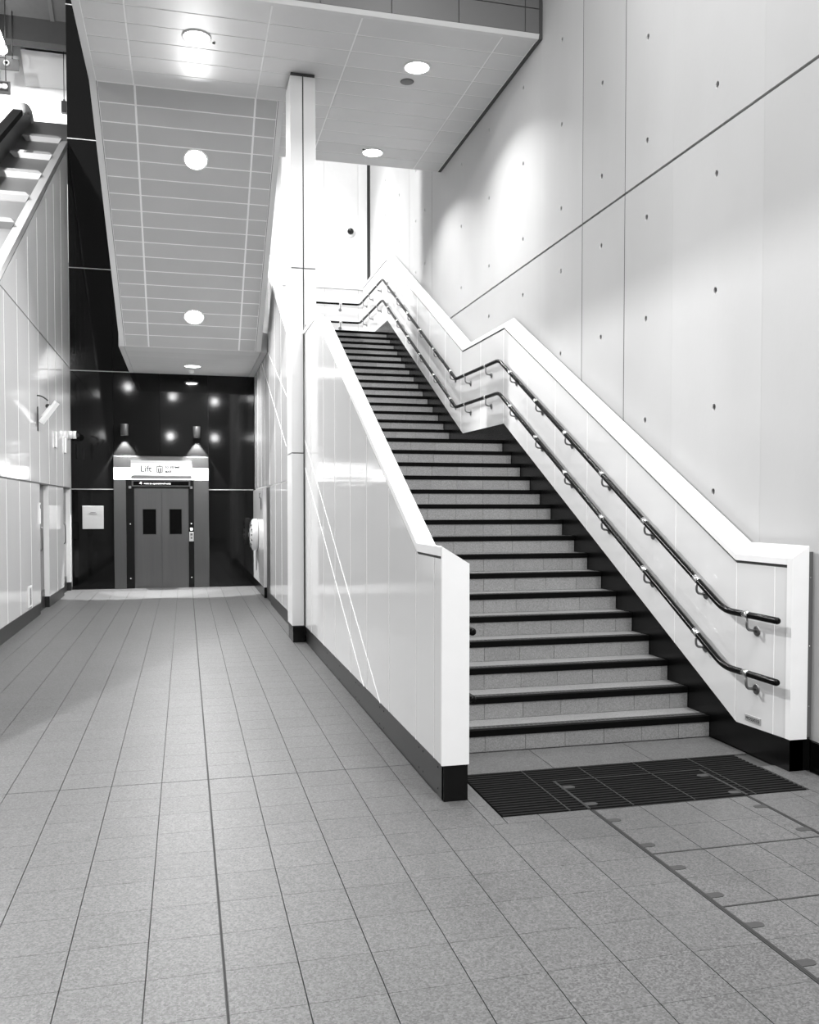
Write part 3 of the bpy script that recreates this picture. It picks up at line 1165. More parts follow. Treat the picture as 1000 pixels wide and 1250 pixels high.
# cylinder wall lights over the lift
for n, (x, zt, zb, lab) in enumerate(((-1.168, 3.42, 3.19, 'dark cylinder wall light left above the lift'),
                                      (0.240, 3.40, 3.17, 'dark cylinder wall light right above the lift'))):
    w = thing('wall_light', lab, 'wall light', (x, YB, zb), group='cylinder wall lights over the lift')
    T = Matrix.Translation((x, YB - 0.085, zb))
    s = MB()
    s.lathe([(0.060, 0.012), (0.070, 0.0), (0.074, 0.004), (0.074, zt - zb - 0.004), (0.070, zt - zb), (0, zt - zb)], 24, tf=T)
    s.build('body', M['fitting'], w)
    s = MB()
    s.box(x - 0.03, x + 0.03, YB - 0.03, YB - 0.0005, zb + 0.08, zt - 0.07)
    s.build('bracket', M['dark_box'], w)
    s = MB()
    s.lathe([(0, 0.0155), (0.055, 0.0155), (0.055, 0.013), (0, 0.013)], 20, tf=T)
    s.build('lens', M['lens_soft'], w)
    ld = bpy.data.lights.new('wall_light_beam', 'SPOT')
    ld.energy = 900
    ld.spot_size = radians(68)
    ld.spot_blend = 0.12
    ld.shadow_soft_size = 0.02
    lo = bpy.data.objects.new('wall_light_beam', ld)
    lo.location = (x, YB - 0.085, zb - 0.005)
    lo.rotation_euler = (radians(0), 0, 0)
    COL.objects.link(lo)

# notice plate
s = MB()
s.bevel_box(-1.985, -1.585, YB - 0.012, YB - 0.0005, 1.325, 1.785, 'y-', 0.003)
plate = tag(s.build('notice_plate', M['plate']), 'plain pale grey square plate on the black wall left of the lift', 'plate')
for (z, w) in ((1.655, 0.05), (1.625, 0.075)):
    s = MB()
    s.box(-1.785 - w, -1.785 + w, YB - 0.0132, YB - 0.0118, z - 0.004, z + 0.004)
    s.build('engraved_line', M['ink_grey'], plate)

# ================================================================== CONCRETE WALL (right)
zt_c = 11.4
groove_z = 4.665
yj = [(-3.0, 0.002), (4.15, 0.001), (5.563, 0.0006), (6.775, 0.0006), (7.621, 0.008), (8.535, 0.008), (9.65, 0.0006), (14.30, 0.008), (15.81, 0.008), (19.44, 0.002)]
hole_rows = [6.797, 5.897, 4.998, 4.325, 3.435, 2.538, 1.884]
hole_cols = [6.145, 7.215, 8.10, 9.07, 10.20, 11.44, 12.68, 14.75, 15.35, 16.6, 17.8]
KW = 4.0 / 3.98   # joint and hole positions were measured on a plane 20 mm nearer
yj = [(a * KW if 0 < a < 19 else a, b) for (a, b) in yj]
hole_rows = [EYE + (z - EYE) * KW for z in hole_rows]
hole_cols = [y * KW for y in hole_cols]
groove_z = EYE + (groove_z - EYE) * KW
back = MB()
back.box(XR + 0.03, XR + 0.30, -3, 19.6, -0.1, zt_c)
wallR = tag(back.build('wall_right', M['groove']), 'pale cast concrete wall with tie holes and a long groove, right of the stairs', 'wall', kind='structure')


def concrete_panel(y0, y1, z0, z1, holes):
    s = MB()
    q = 0.04
    ys = sorted(set([y0, y1] + [h[0] - q for h in holes] + [h[0] + q for h in holes]))
    zz = sorted(set([z0, z1] + [h[1] - q for h in holes] + [h[1] + q for h in holes]))
    hs = {(round(h[0], 3), round(h[1], 3)) for h in holes}
    r = 0.024
    for (a, b) in zip(ys, ys[1:]):
        for (c, d) in zip(zz, zz[1:]):
            cy, cz_ = (a + b) / 2, (c + d) / 2
            if b - a < 0.0801 and d - c < 0.0801 and (round(cy, 3), round(cz_, 3)) in hs:
                ring = [(XR, cy + r * cos(pi / 8 + k * pi / 4), cz_ + r * 1.1 * sin(pi / 8 + k * pi / 4)) for k in range(8)]
                ring2 = [(XR + 0.028, y, z) for (_, y, z) in ring]
                cor = [(XR, b, d), (XR, a, d), (XR, a, c), (XR, b, c)]
                P = ring + cor + ring2
                F = []
                for k in range(4):
                    F.append((8 + k, 2 * k, 2 * k + 1))
                    F.append((8 + k, 2 * k + 1, (2 * k + 2) % 8, 8 + (k + 1) % 4))
                for k in range(8):
                    F.append((k, (k + 1) % 8, 12 + (k + 1) % 8, 12 + k))
                s.add(P, F)
            else:
                s.add([(XR, a, c), (XR, b, c), (XR, b, d), (XR, a, d)], [(0, 1, 2, 3)])
    for (P) in ([(XR, y0, z0), (XR, y1, z0), (XR + .03, y1, z0), (XR + .03, y0, z0)], [(XR, y0, z1), (XR, y1, z1), (XR + .03, y1, z1), (XR + .03, y0, z1)],
                [(XR, y0, z0), (XR, y0, z1), (XR + .03, y0, z1), (XR + .03, y0, z0)], [(XR, y1, z0), (XR, y1, z1), (XR + .03, y1, z1), (XR + .03, y1, z0)]):
        s.add(P, [(0, 1, 2, 3)])
    p = s.build('concrete_panel', M['concrete'], wallR)
    for (hy, hz) in holes:
        c = MB()
        c.lathe([(0.0, 0.0), (0.012, 0.001), (0.022, 0.006), (0.022, 0.012)], 8,
                tf=Matrix.Translation((XR + 0.028, hy, hz)) @ Matrix.Rotation(-pi / 2, 4, 'Y'))
        c.build('tie_hole', M['concrete_dark'], p)


for (j0, j1) in zip(yj, yj[1:]):
    y0, y1 = j0[0] + j0[1], j1[0] - j1[1]
    for (z0, z1) in ((0.225, groove_z - 0.012), (groove_z + 0.012, zt_c)):
        hs = [(hy, hz) for hy in hole_cols for hz in hole_rows + [7.7, 8.4] if y0 + 0.08 < hy < y1 - 0.08 and z0 + 0.08 < hz < z1 - 0.08
              and hz > interp(topR, hy) + 0.15]
        concrete_panel(y0, y1, z0, z1, hs)
for (yy, g) in yj[1:-1]:
    if g > 0.004:
        for (z0, z1) in ((0.24, groove_z - 0.014), (groove_z + 0.014, zt_c)):
            s = MB()
            s.box(XR + 0.002, XR + 0.029, yy - g + 0.0005, yy + g - 0.0005, z0, z1)
            s.build('joint_strip', M['groove'], wallR)
s = MB()
s.box(XR - 0.018, XR + 0.03, -3, 5.0, -0.03, 0.222)
tag(s.build('baseboard_concrete', M['plinth']), 'black skirting at the foot of the concrete wall', 'skirting', kind='structure')

# ================================================================== UPPER BACK WALL over the landing
wu = MB()
wu.box(1.43, 4.2, YF + 0.03, YF + 0.2, 4.6, 11.5)
wallF = tag(wu.build('wall_far', M['gap']), 'bright white panel wall above the upper landing', 'wall', kind='structure')
ux = [1.44, 2.24, 2.982, 3.728, 3.935]
for (x0, x1) in zip(ux, ux[1:]):
    s = MB()
    s.bevel_box(x0 + 0.002, x1 - 0.002, YF, YF + 0.025, 6.60, 11.4, 'y-', 0.002)
    s.build('panel', M['white_paint'], wallF)
    s = MB()
    s.bevel_box(x0 + 0.002, x1 - 0.002, YF - 0.02, YF + 0.025, 5.16, 6.532, 'y-', 0.002)
    s.build('panel', M['enamel'], wallF)
s = MB()
s.add([(1.44, YF - 0.055, 6.535), (XS, YF - 0.055, 6.535), (XS, YF - 0.055, 6.585), (1.44, YF - 0.055, 6.585),
       (1.44, YF + 0.02, 6.535), (XS, YF + 0.02, 6.535), (XS, YF + 0.02, 6.635), (1.44, YF + 0.02, 6.635)],
      [(0, 1, 2, 3), (3, 2, 6, 7), (7, 6, 5, 4), (4, 5, 1, 0), (0, 3, 7, 4), (1, 2, 6, 5)])
s.build('coping', M['coping'], wallF)
dm = thing('dome_camera', 'black dome camera on a white base on the wall above the landing', 'camera', (3.555, YF, 7.79))
s = MB()
s.lathe([(0.10, 0), (0.10, 0.02), (0.085, 0.035), (0.0, 0.035)], 20, tf=Matrix.Translation((3.555, YF, 7.77)) @ Matrix.Rotation(pi / 2, 4, 'X'))
s.build('base', M['white_paint'], dm)
s = MB()
s.lathe([(0.072, 0.035), (0.066, 0.065), (0.045, 0.09), (0.02, 0.102), (0, 0.104)], 20, tf=Matrix.Translation((3.555, YF, 7.79)) @ Matrix.Rotation(pi / 2, 4, 'X'))
s.build('dome', M['dome'], dm)

# ================================================================== HANDRAILS


def rounded(pts, r=0.10, n=5):
    pts = [Vector(p) for p in pts]
    out = [pts[0]]
    for a, b, c in zip(pts, pts[1:], pts[2:]):
        d1 = (a - b).normalized()
        d2 = (c - b).normalized()
        rr = min(r, (a - b).length * 0.4, (c - b).length * 0.4)
        p, q = b + d1 * rr, b + d2 * rr
        for k in range(n + 1):
            t = k / n
            out.append(p * (1 - t) ** 2 + b * 2 * t * (1 - t) + q * t * t)
    out.append(pts[-1])
    return out


def handrail(label, x, wall_x, dz, posts, back=True, group='stair handrails'):
    prof = [(5.035, 1.02), (5.625, 1.025), (10.39, 3.563), (12.18, 3.580), (17.02, 6.175), (YF - 0.10, 6.19)]
    prof = [(y, z + (dz if i < 2 else dz * 0.985)) for i, (y, z) in enumerate(prof)]
    h = thing('handrail', label, 'handrail', (x, 5.04, prof[0][1]), group=group)
    pts = [(x, y, z) for (y, z) in prof]
    if back:
        pts.append((1.75, YF - 0.10, prof[-1][1]))
    else:
        pts = pts[:3] + [(x, 12.1, prof[3][1])]
    path = rounded(pts)
    s = MB()
    tip = Vector(path[0])
    s.tube([tip + Vector((0, -0.016, -0.0)), tip + Vector((0, -0.010, 0))] + path, [0.012, 0.020] + [0.0235] * len(path), 12)
    s.build('rail', M['rail'], h)
    sgn = 1 if wall_x > x else -1
    for y in posts:
        if not back and y > 12:
            continue
        z = interp(prof, y)
        z2 = interp(prof, y + 0.02)
        dirn = Vector((0, 0.02, z2 - z)).normalized()
        c = Vector((x, y, z))
        s = MB()
        s.tube([c - dirn * 0.032, c + dirn * 0.032], 0.0262, 12)
        s.build('collar', M['chrome'], h)
        s = MB()
        s.tube(rounded([c + Vector((0, 0, -0.02)), c + Vector((0, -0.0, -0.105)), Vector((wall_x, y, z - 0.115))], 0.04, 4), 0.0095, 8)
        br = s.build('bracket', M['bracket'], h)
        s = MB()
        s.lathe([(0.036, 0), (0.036, 0.006), (0.030, 0.010), (0.0, 0.010)], 16, tf=Matrix.Translation((wall_x, y, z - 0.115)) @ Matrix.Rotation(-sgn * pi / 2, 4, 'Y'))
        s.build('rose', M['bracket'], br)
    if back:
        for xx in (3.32, 2.55, 1.85):
            z = prof[-1][1]
            yb = YF - 0.10
            c = Vector((xx, yb, z))
            s = MB()
            s.tube([c - Vector((0.032, 0, 0)), c + Vector((0.032, 0, 0))], 0.0262, 12)
            s.build('collar', M['chrome'], h)
            s = MB()
            s.tube(rounded([c + Vector((0, 0, -0.02)), c + Vector((0, 0, -0.105)), Vector((xx, YF - 0.02, z - 0.115))], 0.04, 4), 0.0095, 8)
            br = s.build('bracket', M['bracket'], h)
            s = MB()
            s.lathe([(0.036, 0), (0.036, 0.006), (0.030, 0.010), (0, 0.010)], 16, tf=Matrix.Translation((xx, YF - 0.02, z - 0.115)) @ Matrix.Rotation(pi / 2, 4, 'X'))
            s.build('rose', M['bracket'], br)
    return h


posts = [5.36, 5.985, 6.78, 7.576, 8.407, 9.19, 9.99, 10.882, 11.742, 12.444, 13.323, 14.164, 14.992, 15.80, 16.55, 17.5, 18.3, 18.95]
handrail('upper black handrail on the right balustrade by the concrete wall', 3.745, XS, 0.0, posts)
handrail('lower black handrail on the right balustrade by the concrete wall', 3.745, XS, -0.405, posts)
handrail('upper black handrail behind the left balustrade, only its end showing', 1.655, XW1, 0.0, posts, back=False)
handrail('lower black handrail behind the left balustrade, only its end showing', 1.655, XW1, -0.405, posts, back=False)

# small plaque
pl = thing('plaque', 'tiny grey lettered plaque low on the right balustrade end', 'plaque', (XS, 5.39, 0.29))
s = MB()
s.bevel_box(XS - 0.006, XS - 0.0003, 5.305, 5.482, 0.262, 0.308, 'x-', 0.002)
s.build('plate', M['plate'], pl)
TP = Matrix.Translation((XS - 0.0066, 5.468, 0.272)) @ Matrix(((0, 0, -1, 0), (-1, 0, 0, 0), (0, 1, 0, 0), (0, 0, 0, 1)))
lettering('MOSS/035I', 0.034, TP, M['ink'], pl)

# ================================================================== CEILING (soffit)
cl = MB()
XE0, XE1 = -1.045, 3.945
cl.box(-1.06, 3.95, 9.68, 13.83, ZC + 0.003, 11.0)
ceiling = tag(cl.build('ceiling', M['soffit_joint']), 'grey panelled ceiling with downlights over corridor and stairs', 'ceiling', kind='structure')
xe = [-1.045, -0.59, 0.94, 1.92, 3.54, 3.945]
ye = [9.72]
while ye[-1] < 11.6:
    ye.append(ye[-1] + 0.367)
ye = [y for y in ye if y < 11.7] + [11.94]
yr = ye[:-1] + [11.94, 12.32, 12.70, 13.08, 13.45, 13.82]
for i, (x0, x1) in enumerate(zip(xe, xe[1:])):
    seq = ye if i < 2 else yr
    for (y0, y1) in zip(seq, seq[1:]):
        if i == 2 and y1 > 11.2 and y0 < 11.0:
            pass
        s = MB()
        s.bevel_box(x0 + 0.009, x1 - 0.009, y0 + 0.009, y1 - 0.009, ZC, ZC + 0.003, 'z-', 0.001)
        s.build('ceiling_panel', M['soffit'], ceiling)
# sloping part: built in local frame, u along slope
A = Vector((0, 11.95, ZC))
B = Vector((0, 15.74, 4.46))
U = (B - A).normalized()
LEN = (B - A).length
NRM = Vector((0, U.z, -U.y))   # faces down and towards the stairs foot
TFS = Matrix(((1, 0, 0, 0), (0, U.y, NRM.y, A.y), (0, U.z, NRM.z, A.z), (0, 0, 0, 1)))


def taper(x_top, x_bot, u):
    return x_top + (x_bot - x_top) * u / LEN


def slope_piece(xa, xb, u0, u1, w0, w1, mi=0, mb=None):
    """block on the slope; xa and xb are (top, bottom) x positions of its two sides"""
    mb = mb or MB()
    P = []
    for w in (w0, w1):
        for (x, u) in ((xa, u0), (xb, u0), (xb, u1), (xa, u1)):
            P.append(tuple(TFS @ Vector((taper(x[0], x[1], u), u, w))))
    return mb.add(P, [(0, 3, 2, 1), (4, 5, 6, 7), (0, 1, 5, 4), (1, 2, 6, 5), (2, 3, 7, 6), (3, 0, 4, 7)], mi)


slope = slope_piece((-1.12, -1.035), (1.285, 1.285), 0.0, LEN, -0.30, -0.003).build('sloping_soffit', M['soffit_joint'], ceiling)
xs3 = [(-1.040, -0.955), (-0.580, -0.575), (0.935, 0.92), (1.230, 1.205)]
nrow = 17
for (x0, x1) in zip(xs3, xs3[1:]):
    for k in range(nrow):
        u0, u1 = LEN * k / nrow, LEN * (k + 1) / nrow
        slope_piece((x0[0] + .013, x0[1] + .013), (x1[0] - .013, x1[1] - .013), u0 + 0.009, u1 - 0.009, -0.003, 0.0).build('ceiling_panel', M['soffit_dimmed'], slope)
for (xa, xb, g) in (((-1.125, -1.040), (-1.043, -0.958), (0.006, 0.0)), ((1.233, 1.208), (1.305, 1.297), (-0.006, 0.0))):
    s = slope_piece(xa, xb, 0.0, LEN, -0.30, 0.004)
    if g[0] > 0:
        slope_piece(xb, (xb[0] + .006, xb[1] + .006), 0.0, LEN, -0.02, 0.001, 1, s)
    else:
        slope_piece((xa[0] - .006, xa[1] - .006), xa, 0.0, LEN, -0.02, 0.001, 1, s)
    s.build('edge_trim', [M['soffit_trim'], M['gap']], slope)
s = MB()
s.box(-1.125, -1.045, 9.66, 11.95, ZC - 0.004, ZC + 0.30)
s.build('edge_trim', M['soffit_trim'], ceiling)
# low flat part in front of the lift
s = MB()
s.box(-1.06, 1.40, 15.76, YB - 0.01, 4.49, 4.80)
low = s.build('low_soffit', M['soffit_joint'], ceiling)
npl = 26
for k in range(npl):
    y0 = 15.745 + (YB - 0.01 - 15.745) * k / npl
    y1 = 15.745 + (YB - 0.01 - 15.745) * (k + 1) / npl
    s = MB()
    s.bevel_box(-0.975, 1.30, y0 + 0.001, y1 - 0.001, 4.46, 4.492, 'z-', 0.004)
    s.build('plank', M['plank'], low)
for (x0, x1) in ((-1.062, -0.98), (1.305, 1.404)):
    s = MB()
    s.box(x0, x1, 15.745, YB - 0.008, 4.456, 4.80)
    s.build('edge_trim', M['plank'], low)
# front fascia
fx = [-1.12, -0.10, 0.68, 1.4434, 2.2264, 2.9931, 3.7796, 3.95]
for (x0, x1) in zip(fx, fx[1:]):
    for (z0, z1) in ((ZC + 0.045, 7.418), (7.426, 8.9), (8.908, 11.0)):
        s = MB()
        s.bevel_box(x0 + 0.003, x1 - 0.003, 9.64, 9.68, z0, z1, 'y-', 0.003)
        s.build('fascia_panel', M['fascia'], ceiling)
s = MB()
s.prism_x([(9.638, ZC + 0.042), (9.66, ZC - 0.006), (9.72, ZC - 0.006), (9.72, ZC + 0.03), (9.68, ZC + 0.042)], -1.12, 3.95)
s.build('fascia_lip', M['soffit_trim'], ceiling)
s = MB()
s.box(3.952, XR - 0.002, 9.66, 13.83, ZC - 0.002, 8.88)
s.build('wall_seal', M['gap'], ceiling)

# ------------------------------------------------------------------ downlights
dl_specs = [((0.167, 10.575, ZC), (0, 0, -1), 'downlight in the flat ceiling at the top of the photo, left of the column', 28, 0.145),
            ((0.178, 12.756, None), 'S', 'downlight high on the sloping soffit over the corridor', 100, 0.145),
            ((0.166, 15.14, None), 'S', 'downlight low on the sloping soffit over the corridor', 100, 0.145),
            ((0.156, 17.66, 4.46), (0, 0, -1), 'downlight in the low soffit in front of the lift', 140, 0.145),
            ((2.771, 10.639, ZC), (0, 0, -1), 'downlight in the ceiling over the stairs, nearer of two', 60, 0.145),
            ((2.78, 13.319, ZC), (0, 0, -1), 'downlight in the ceiling over the stairs, farther of two', 62, 0.145)]
for (p, d, lab, pw, r) in dl_specs:
    if d == 'S':
        t = (p[1] - A.y) / U.y
        p = (p[0], p[1], A.z + U.z * t)
        d = NRM
    d = Vector(d)
    p = Vector(p)
    t = thing('downlight', lab, 'downlight', p, group='recessed ceiling downlights')
    T = Matrix.Translation(p) @ d.to_track_quat('Z', 'Y').to_matrix().to_4x4()
    s = MB()
    s.lathe([(r + 0.022, 0.0005), (r + 0.020, 0.008), (r + 0.002, 0.012), (r, 0.004), (r, 0.0008)], 28, tf=T)
    s.build('ring', M['white_paint'], t)
    s = MB()
    s.lathe([(0, 0.009), (r * 0.6, 0.008), (r, 0.004), (r, 0.001), (0, 0.001)], 28, tf=T)
    s.build('lens', M['lens'], t)
    disk_lamp('downlight_beam', p + d * 0.03, pw, r * 1.6, d, 124 if p.z > 7 else 168)
# ceiling loudspeaker ring and small sensors
s = MB()
s.lathe([(0.085, 0.0004), (0.085, 0.006), (0.07, 0.010), (0.0, 0.008)], 24, tf=Matrix.Translation((2.742, 11.02, ZC)) @ Matrix.Rotation(pi, 4, 'X'))
tag(s.build('ceiling_speaker', M['grey_box']), 'small round grey ceiling disc just behind the nearer stair downlight', 'speaker')
for (x, y, lab) in ((0.36, 10.66, 'tiny dark sensor in the ceiling right of the top downlight'), (2.62, 13.23, 'tiny dark sensor in the ceiling left of the farther stair downlight')):
    s = MB()
    s.lathe([(0.018, 0.0004), (0.016, 0.010), (0, 0.012)], 12, tf=Matrix.Translation((x, y, ZC)) @ Matrix.Rotation(pi, 4, 'X'))
    tag(s.build('ceiling_sensor', M['dark_box']), lab, 'sensor')
s = MB()
s.lathe([(0.05, 0.0004), (0.05, 0.03), (0.035, 0.05), (0, 0.052)], 16, tf=Matrix.Translation((0.14, 18.25, 4.46)) @ Matrix.Rotation(pi, 4, 'X'))
tag(s.build('smoke_detector', M['white_paint']), 'white smoke detector on the low soffit just beyond the lift downlight', 'detector')

# ================================================================== FIXTURES ON THE LEFT WALL
up = thing('wall_floodlight', 'white tilted panel fitting on a curved bracket high on the left wall', 'wall light', (XL, 14.8, 3.0))
s = MB()
TB = Matrix.Translation((XL + 0.05, 14.72, 3.06)) @ Matrix.Rotation(radians(36), 4, 'Y')
s.box(-0.012, 0.026, -0.16, 0.16, 0.0, 0.40, tf=TB)
s.build('panel', M['coping'], up)
s = MB()
s.box(-0.04, -0.012, -0.10, 0.10, 0.10, 0.30, tf=TB)
s.build('back_box', M['white_paint'], up)
arc = [(XL + 0.27 * sin(radians(a)), 14.72, 3.06 + 0.415 * cos(radians(a))) for a in range(0, 40, 6)]
s = MB()
for (p, q) in zip(arc, arc[1:]):
    p, q = Vector(p), Vector(q)
    s.tube([p, q], 0.012, 6)
s.build('curved_bracket', M['dark_box'], up)
s = MB()
s.box(XL + 0.0003, XL + 0.02, 14.69, 14.75, 2.93, 3.30)
s.build('wall_rail', M['grey_box'], up)
s = MB()
s.lathe([(0.035, 0), (0.03, 0.03), (0.0, 0.045)], 14, tf=Matrix.Translation((XL + 0.16, 14.66, 3.31)) @ Matrix.Rotation(pi / 2, 4, 'X'))
s.build('sensor', M['dome'], up)

for (y, z, lab) in ((16.60, 2.80, 'slim white wall box left of its twin, below the tilted wall fitting'),
                    (17.85, 2.78, 'slim white wall box right of its twin, nearer the black wall')):
    b = thing('wall_box', lab, 'wall box', (XL, y, z), group='slim white wall boxes')
    s = MB()
    s.bevel_box(XL + 0.0003, XL + 0.03, y - 0.07, y + 0.07, z, z + 0.28, 'x+', 0.006)
    s.build('cover', M['white_paint'], b)
    s = MB()
    s.box(XL + 0.006, XL + 0.024, y - 0.065, y + 0.065, z - 0.012, z)
    s.build('base_slot', M['grey_box'], b)

cc = thing('dome_camera', 'white wall camera with black dome where left wall meets black wall', 'camera', (XL, 18.45, 3.16))
s = MB()
TC = Matrix.Translation((XL, 18.45, 3.165)) @ Matrix.Rotation(pi / 2, 4, 'Y')
s.lathe([(0.075, 0.0004), (0.075, 0.07), (0.06, 0.078), (0.075, 0.086), (0.075, 0.15), (0.0, 0.15)], 20, tf=TC)
s.build('housing', M['white_paint'], cc)
s = MB()
s.lathe([(0.068, 0.15), (0.062, 0.18), (0.04, 0.21), (0.0, 0.22)], 20, tf=TC)
s.build('dome', M['dome'], cc)

lv = thing('louvre', 'small white slotted vent low on the left wall by the door', 'vent', (XL, 13.8, 0.30))
s = MB()
s.bevel_box(XL + 0.0003, XL + 0.014, 13.70, 13.93, 0.315, 0.62, 'x+', 0.003)
s.build('frame', M['white_paint'], lv)
for yy in (13.765, 13.815, 13.865):
    s = MB()
    s.box(XL + 0.012, XL + 0.0155, yy - 0.012, yy + 0.012, 0.345, 0.59)
    s.build('slot', M['dark_box'], lv)
rd = thing('card_reader', 'narrow white reader at the edge of the nearer left door', 'card reader', (XL, 14.82, 1.53))
s = MB()
s.bevel_box(XL + 0.0003, XL + 0.014, 14.765, 14.85, 1.50, 1.83, 'x+', 0.004)
s.build('case', M['white_paint'], rd)
s = MB()
s.box(XL + 0.0125, XL + 0.0155, 14.785, 14.83, 1.74, 1.80)
s.build('window', M['dark_box'], rd)

# ================================================================== ESCALATOR behind the left wall
esc = thing('escalator', 'steel escalator deck and dark balustrade rising behind the left wall', 'escalator', (-2.8, 5.0, 0.3))


def dz(y, off=0.0):
    return 4.67 + MW * (y - 11.98) + off


def slab(x0, x1, y0, y1, o0, o1):
    s = MB()
    s.prism_x([(y0, dz(y0, o0)), (y1, dz(y1, o0)), (y1, dz(y1, o1)), (y0, dz(y0, o1))], x0, x1)
    return s


YT = 20.4
s = slab(-3.05, XL - 0.03, 5.2, YT, -0.05, 0.0)
zt = dz(YT)
s.box(-3.05, XL - 0.26, YT, 24.0, zt - 0.05, zt)
s.build('deck', M['deck'], esc)
slab(XL - 0.11, XL + 0.012, 5.2, 18.79, -0.085, 0.03).build('edge_channel', M['edge'], esc)
slab(XL - 0.11, XL + 0.002, 5.2, 18.79, -0.125, -0.087).build('shadow_gap', M['gap'], esc)
s = slab(-3.16, -3.05, 5.2, 19.0, -0.05, 0.42)
s.prism_x([(19.0, dz(19.0, -0.05)), (20.25, dz(20.25, -0.05)), (20.25, dz(20.25, 0.05)), (19.9, dz(19.9, 0.30)), (19.5, dz(19.5, 0.40)), (19.0, dz(19.0, 0.42))], -3.16, -3.05)
s.build('balustrade_panel', M['dark_box'], esc)
s = slab(-3.19, -3.02, 5.2, 19.0, 0.40, 0.52)
s.build('handrail', M['nosing'], esc)
s = MB()
path = [(-3.105, y_, dz(y_, o_)) for (y_, o_) in ((18.95, 0.46), (19.4, 0.45), (19.75, 0.38), (20.05, 0.24), (20.2, 0.08), (20.25, -0.04))]
s.tube(path, 0.105, 12)
s.build('newel', M['plate'], esc)


def deck_bump(y):
    s = MB()
    h, l0, l1 = 0.085, 0.05, 0.27
    x0, x1 = -3.02, -2.28
    n = Vector((0, -MW, 1)).normalized()

    def pt(x, u, w):
        b = Vector((x, y + u, dz(y + u, 0)))
        return b + n * w
    P = [pt(x0 + 0.10, -l0, 0), pt(x1 - 0.05, -l0, 0), pt(x1, l1, 0), pt(x0, l1, 0),
         pt(x0 + 0.02, 0, h), pt(x1 - 0.0, 0, h), pt(x1 - 0.09, l1 * 0.85, h * 0.85), pt(x0 + 0.05, l1 * 0.85, h * 0.85)]
    s.add(P, [(0, 3, 2, 1), (4, 5, 6, 7), (0, 1, 5, 4), (1, 2, 6, 5), (2, 3, 7, 6), (3, 0, 4, 7)])
    b = s.build('deck_block', M['deck_block'], esc)
    return b, pt, h


for k in range(8):
    y = 17.42 + 1.28 * (k - 6)
    if k == 7:
        y = 18.72
    b, pt, h = deck_bump(y)
    if k == 6:
        for (xa, xb, m) in ((-2.965, -2.885, 'ink_grey'), (-2.85, -2.77, 'plate'), (-2.73, -2.62, 'ink')):
            s = MB()
            q = [pt(xa, 0.03, h * 0.99), pt(xb, 0.03, h * 0.99), pt(xb, 0.20, h * 0.89), pt(xa, 0.20, h * 0.89)]
            nn = Vector((0, -MW, 1)).normalized() * 0.003
            s.add([p + nn for p in q] + [p - nn for p in q], [(0, 1, 2, 3), (7, 6, 5, 4), (0, 4, 5, 1), (1, 5, 6, 2), (2, 6, 7, 3), (3, 7, 4, 0)])
            s.build('sticker', M[m], b)

# ================================================================== UPPER CONCOURSE seen top left
s = MB()
s.box(-9.0, -1.6, 28.0, 28.3, 9.0, 15.6)
wallU = tag(s.build('wall_upper', M['white_paint']), 'bright white wall of the upper concourse seen beyond the escalator', 'wall', kind='structure')
s = MB()
s.bevel_box(-6.0, -1.7, 27.93, 28.0, 13.55, 13.68, 'y-', 0.01)
s.build('ledge', M['white_paint'], wallU)
s = MB()
s.box(-5.2, -5.06, 20.5, 28.0, 9.0, 14.6)
wallUL = tag(s.build('wall_upper_left', M['gap']), 'white panel wall of the upper concourse left of the escalator', 'wall', kind='structure')
for k in range(7):
    y = 21.0 + k * 1.0
    s = MB()
    s.bevel_box(-5.06, -5.03, y + 0.012, y + 0.988, 9.2, 14.5, 'x+', 0.006)
    s.build('panel', M['white_paint'], wallUL)
s = MB()
s.box(-7.0, -1.8, 22.0, 28.2, 15.6, 15.9)
cu = tag(s.build('ceiling_upper', M['upper_grey']), 'grey ceiling of the upper concourse with a dark cross beam, top left', 'ceiling', kind='structure')
s = MB()
s.box(-4.25, -1.8, 27.2, 27.9, 14.55, 15.6)
s.prism_x([(27.2, 14.55), (27.9, 13.86), (27.9, 14.6), (27.2, 14.6)], -4.36, -1.8)
s.build('bulkhead', M['plank'], cu)
s = MB()
s.box(-4.25, -1.8, 27.18, 27.2, 14.86, 14.88)
s.build('joint', M['groove'], cu)
s = MB()
s.box(-6.5, -1.8, 25.0, 25.35, 13.75, 14.34)
s.build('beam', M['beam'], cu)
s = MB()
s.prism_x([(22.5, 15.6), (25.0, 14.34), (25.35, 14.34), (25.35, 15.6)], -6.5, -1.8)
s.build('sloping_panel', M['upper_grey'], cu)
s = MB()
s.prism_x([(22.5, 15.6), (22.5, 15.54), (24.98, 14.30), (24.98, 14.36)], -3.28, -3.18)
s.build('ceiling_strip', M['fascia'], cu)

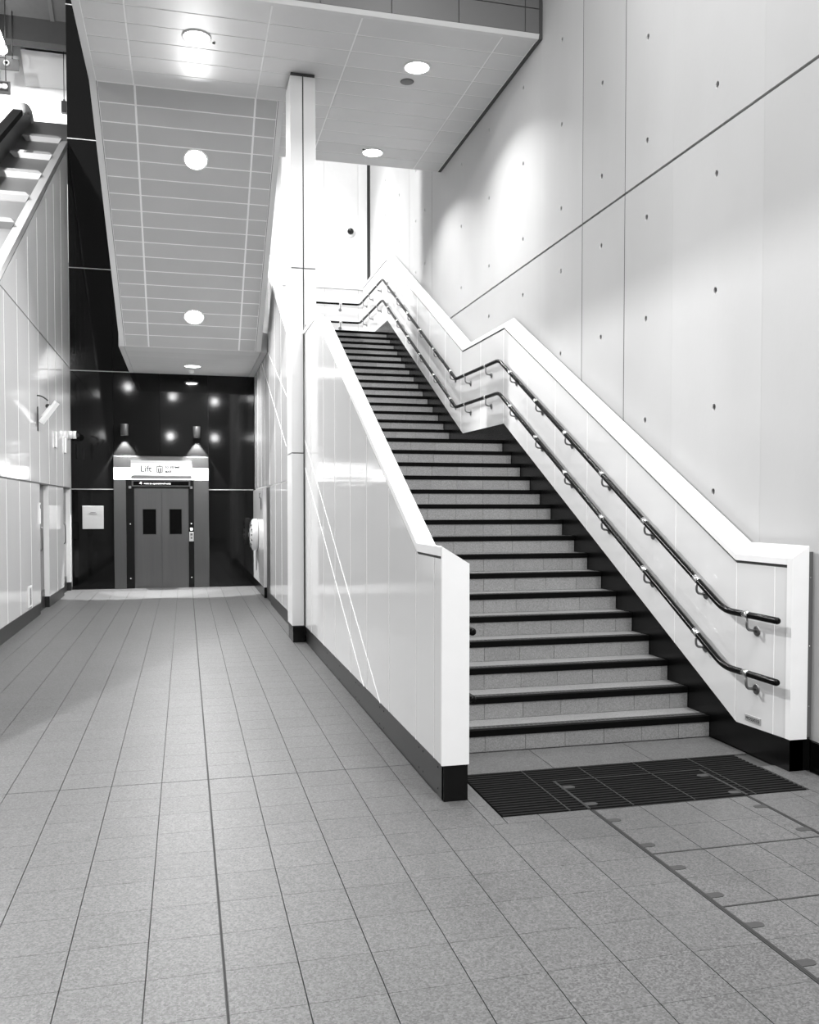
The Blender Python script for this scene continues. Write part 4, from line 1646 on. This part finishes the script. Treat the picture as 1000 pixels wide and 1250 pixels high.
tl = thing('tube_light', 'bright suspended tube light top left above the escalator', 'light', (-4.42, 25.0, 13.4))
s = MB()
s.tube([(-4.43, 21.5, 13.42), (-4.43, 24.96, 13.42)], 0.12, 12)
s.build('tube', M['lens_soft'], tl)
s = MB()
s.bevel_box(-4.62, -4.05, 24.98, 25.02, 12.95, 13.24, 'y-', 0.005)
s.box(-4.50, -4.36, 24.96, 25.0, 13.24, 13.42)
s.build('end_bracket', M['grey_box'], tl)
s = MB()
s.tube([(-4.19, 24.9, 13.2), (-4.19, 24.9, 14.5)], 0.014, 6)
s.build('hanger', M['dark_box'], tl)
bc = thing('dome_camera', 'small round camera on the end bracket of the tube light, top left', 'camera', (-4.345, 24.97, 13.12))
s = MB()
s.lathe([(0.075, 0.0), (0.075, 0.03), (0.055, 0.045), (0, 0.045)], 16, tf=Matrix.Translation((-4.345, 24.979, 13.11)) @ Matrix.Rotation(pi / 2, 4, 'X'))
s.build('base', M['white_paint'], bc)
s = MB()
s.lathe([(0.045, 0.045), (0.035, 0.07), (0, 0.08)], 14, tf=Matrix.Translation((-4.345, 24.979, 13.11)) @ Matrix.Rotation(pi / 2, 4, 'X'))
s.build('dome', M['dome'], bc)

es = thing('exit_sign', 'small dark framed lit sign at the left edge, beyond the escalator', 'sign', (-4.4, 24.0, 12.1))
s = MB()
s.bevel_box(-4.70, -4.10, 24.0, 24.05, 11.92, 12.23, 'y-', 0.005)
s.build('frame', M['grey_box'], es)
s = MB()
s.box(-4.67, -4.14, 23.992, 24.002, 11.985, 12.20)
s.build('panel', M['ink'], es)
s = MB()
s.lathe([(0.058, 0), (0.058, 0.006), (0, 0.006)], 14, tf=Matrix.Translation((-4.215, 23.992, 12.10)) @ Matrix.Rotation(pi / 2, 4, 'X'))
s.box(-4.275, -4.215, 23.986, 23.992, 12.045, 12.155)
s.box(-4.36, -4.30, 23.986, 23.992, 12.05, 12.14)
s.box(-4.43, -4.37, 23.986, 23.992, 12.06, 12.10)
s.build('symbol', M['led'], es)
s = MB()
s.tube([(-4.2, 24.02, 12.23), (-4.2, 24.02, 14.85)], 0.012, 6)
s.build('hanger', M['dark_box'], es)

pd = thing('pendant_speaker', 'dark box loudspeaker hanging on a rod beside the black wall, top left', 'speaker', (-3.22, 27.07, 13.0))
s = MB()
s.bevel_box(-3.29, -3.15, 27.0, 27.14, 12.85, 13.17, 'y-', 0.005)
s.build('case', M['dark_box'], pd)
s = MB()
s.tube([(-3.22, 27.07, 13.17), (-3.22, 27.07, 14.62)], 0.013, 6)
s.tube([(-3.22, 27.07, 14.62), (-3.22, 27.24, 14.62)], 0.013, 6)
s.build('rod', M['grey_box'], pd)
s = MB()
s.tube([(-3.22, 27.07, 13.16), (-3.22, 27.07, 13.23)], 0.03, 8)
s.build('swivel', M['dark_box'], pd)
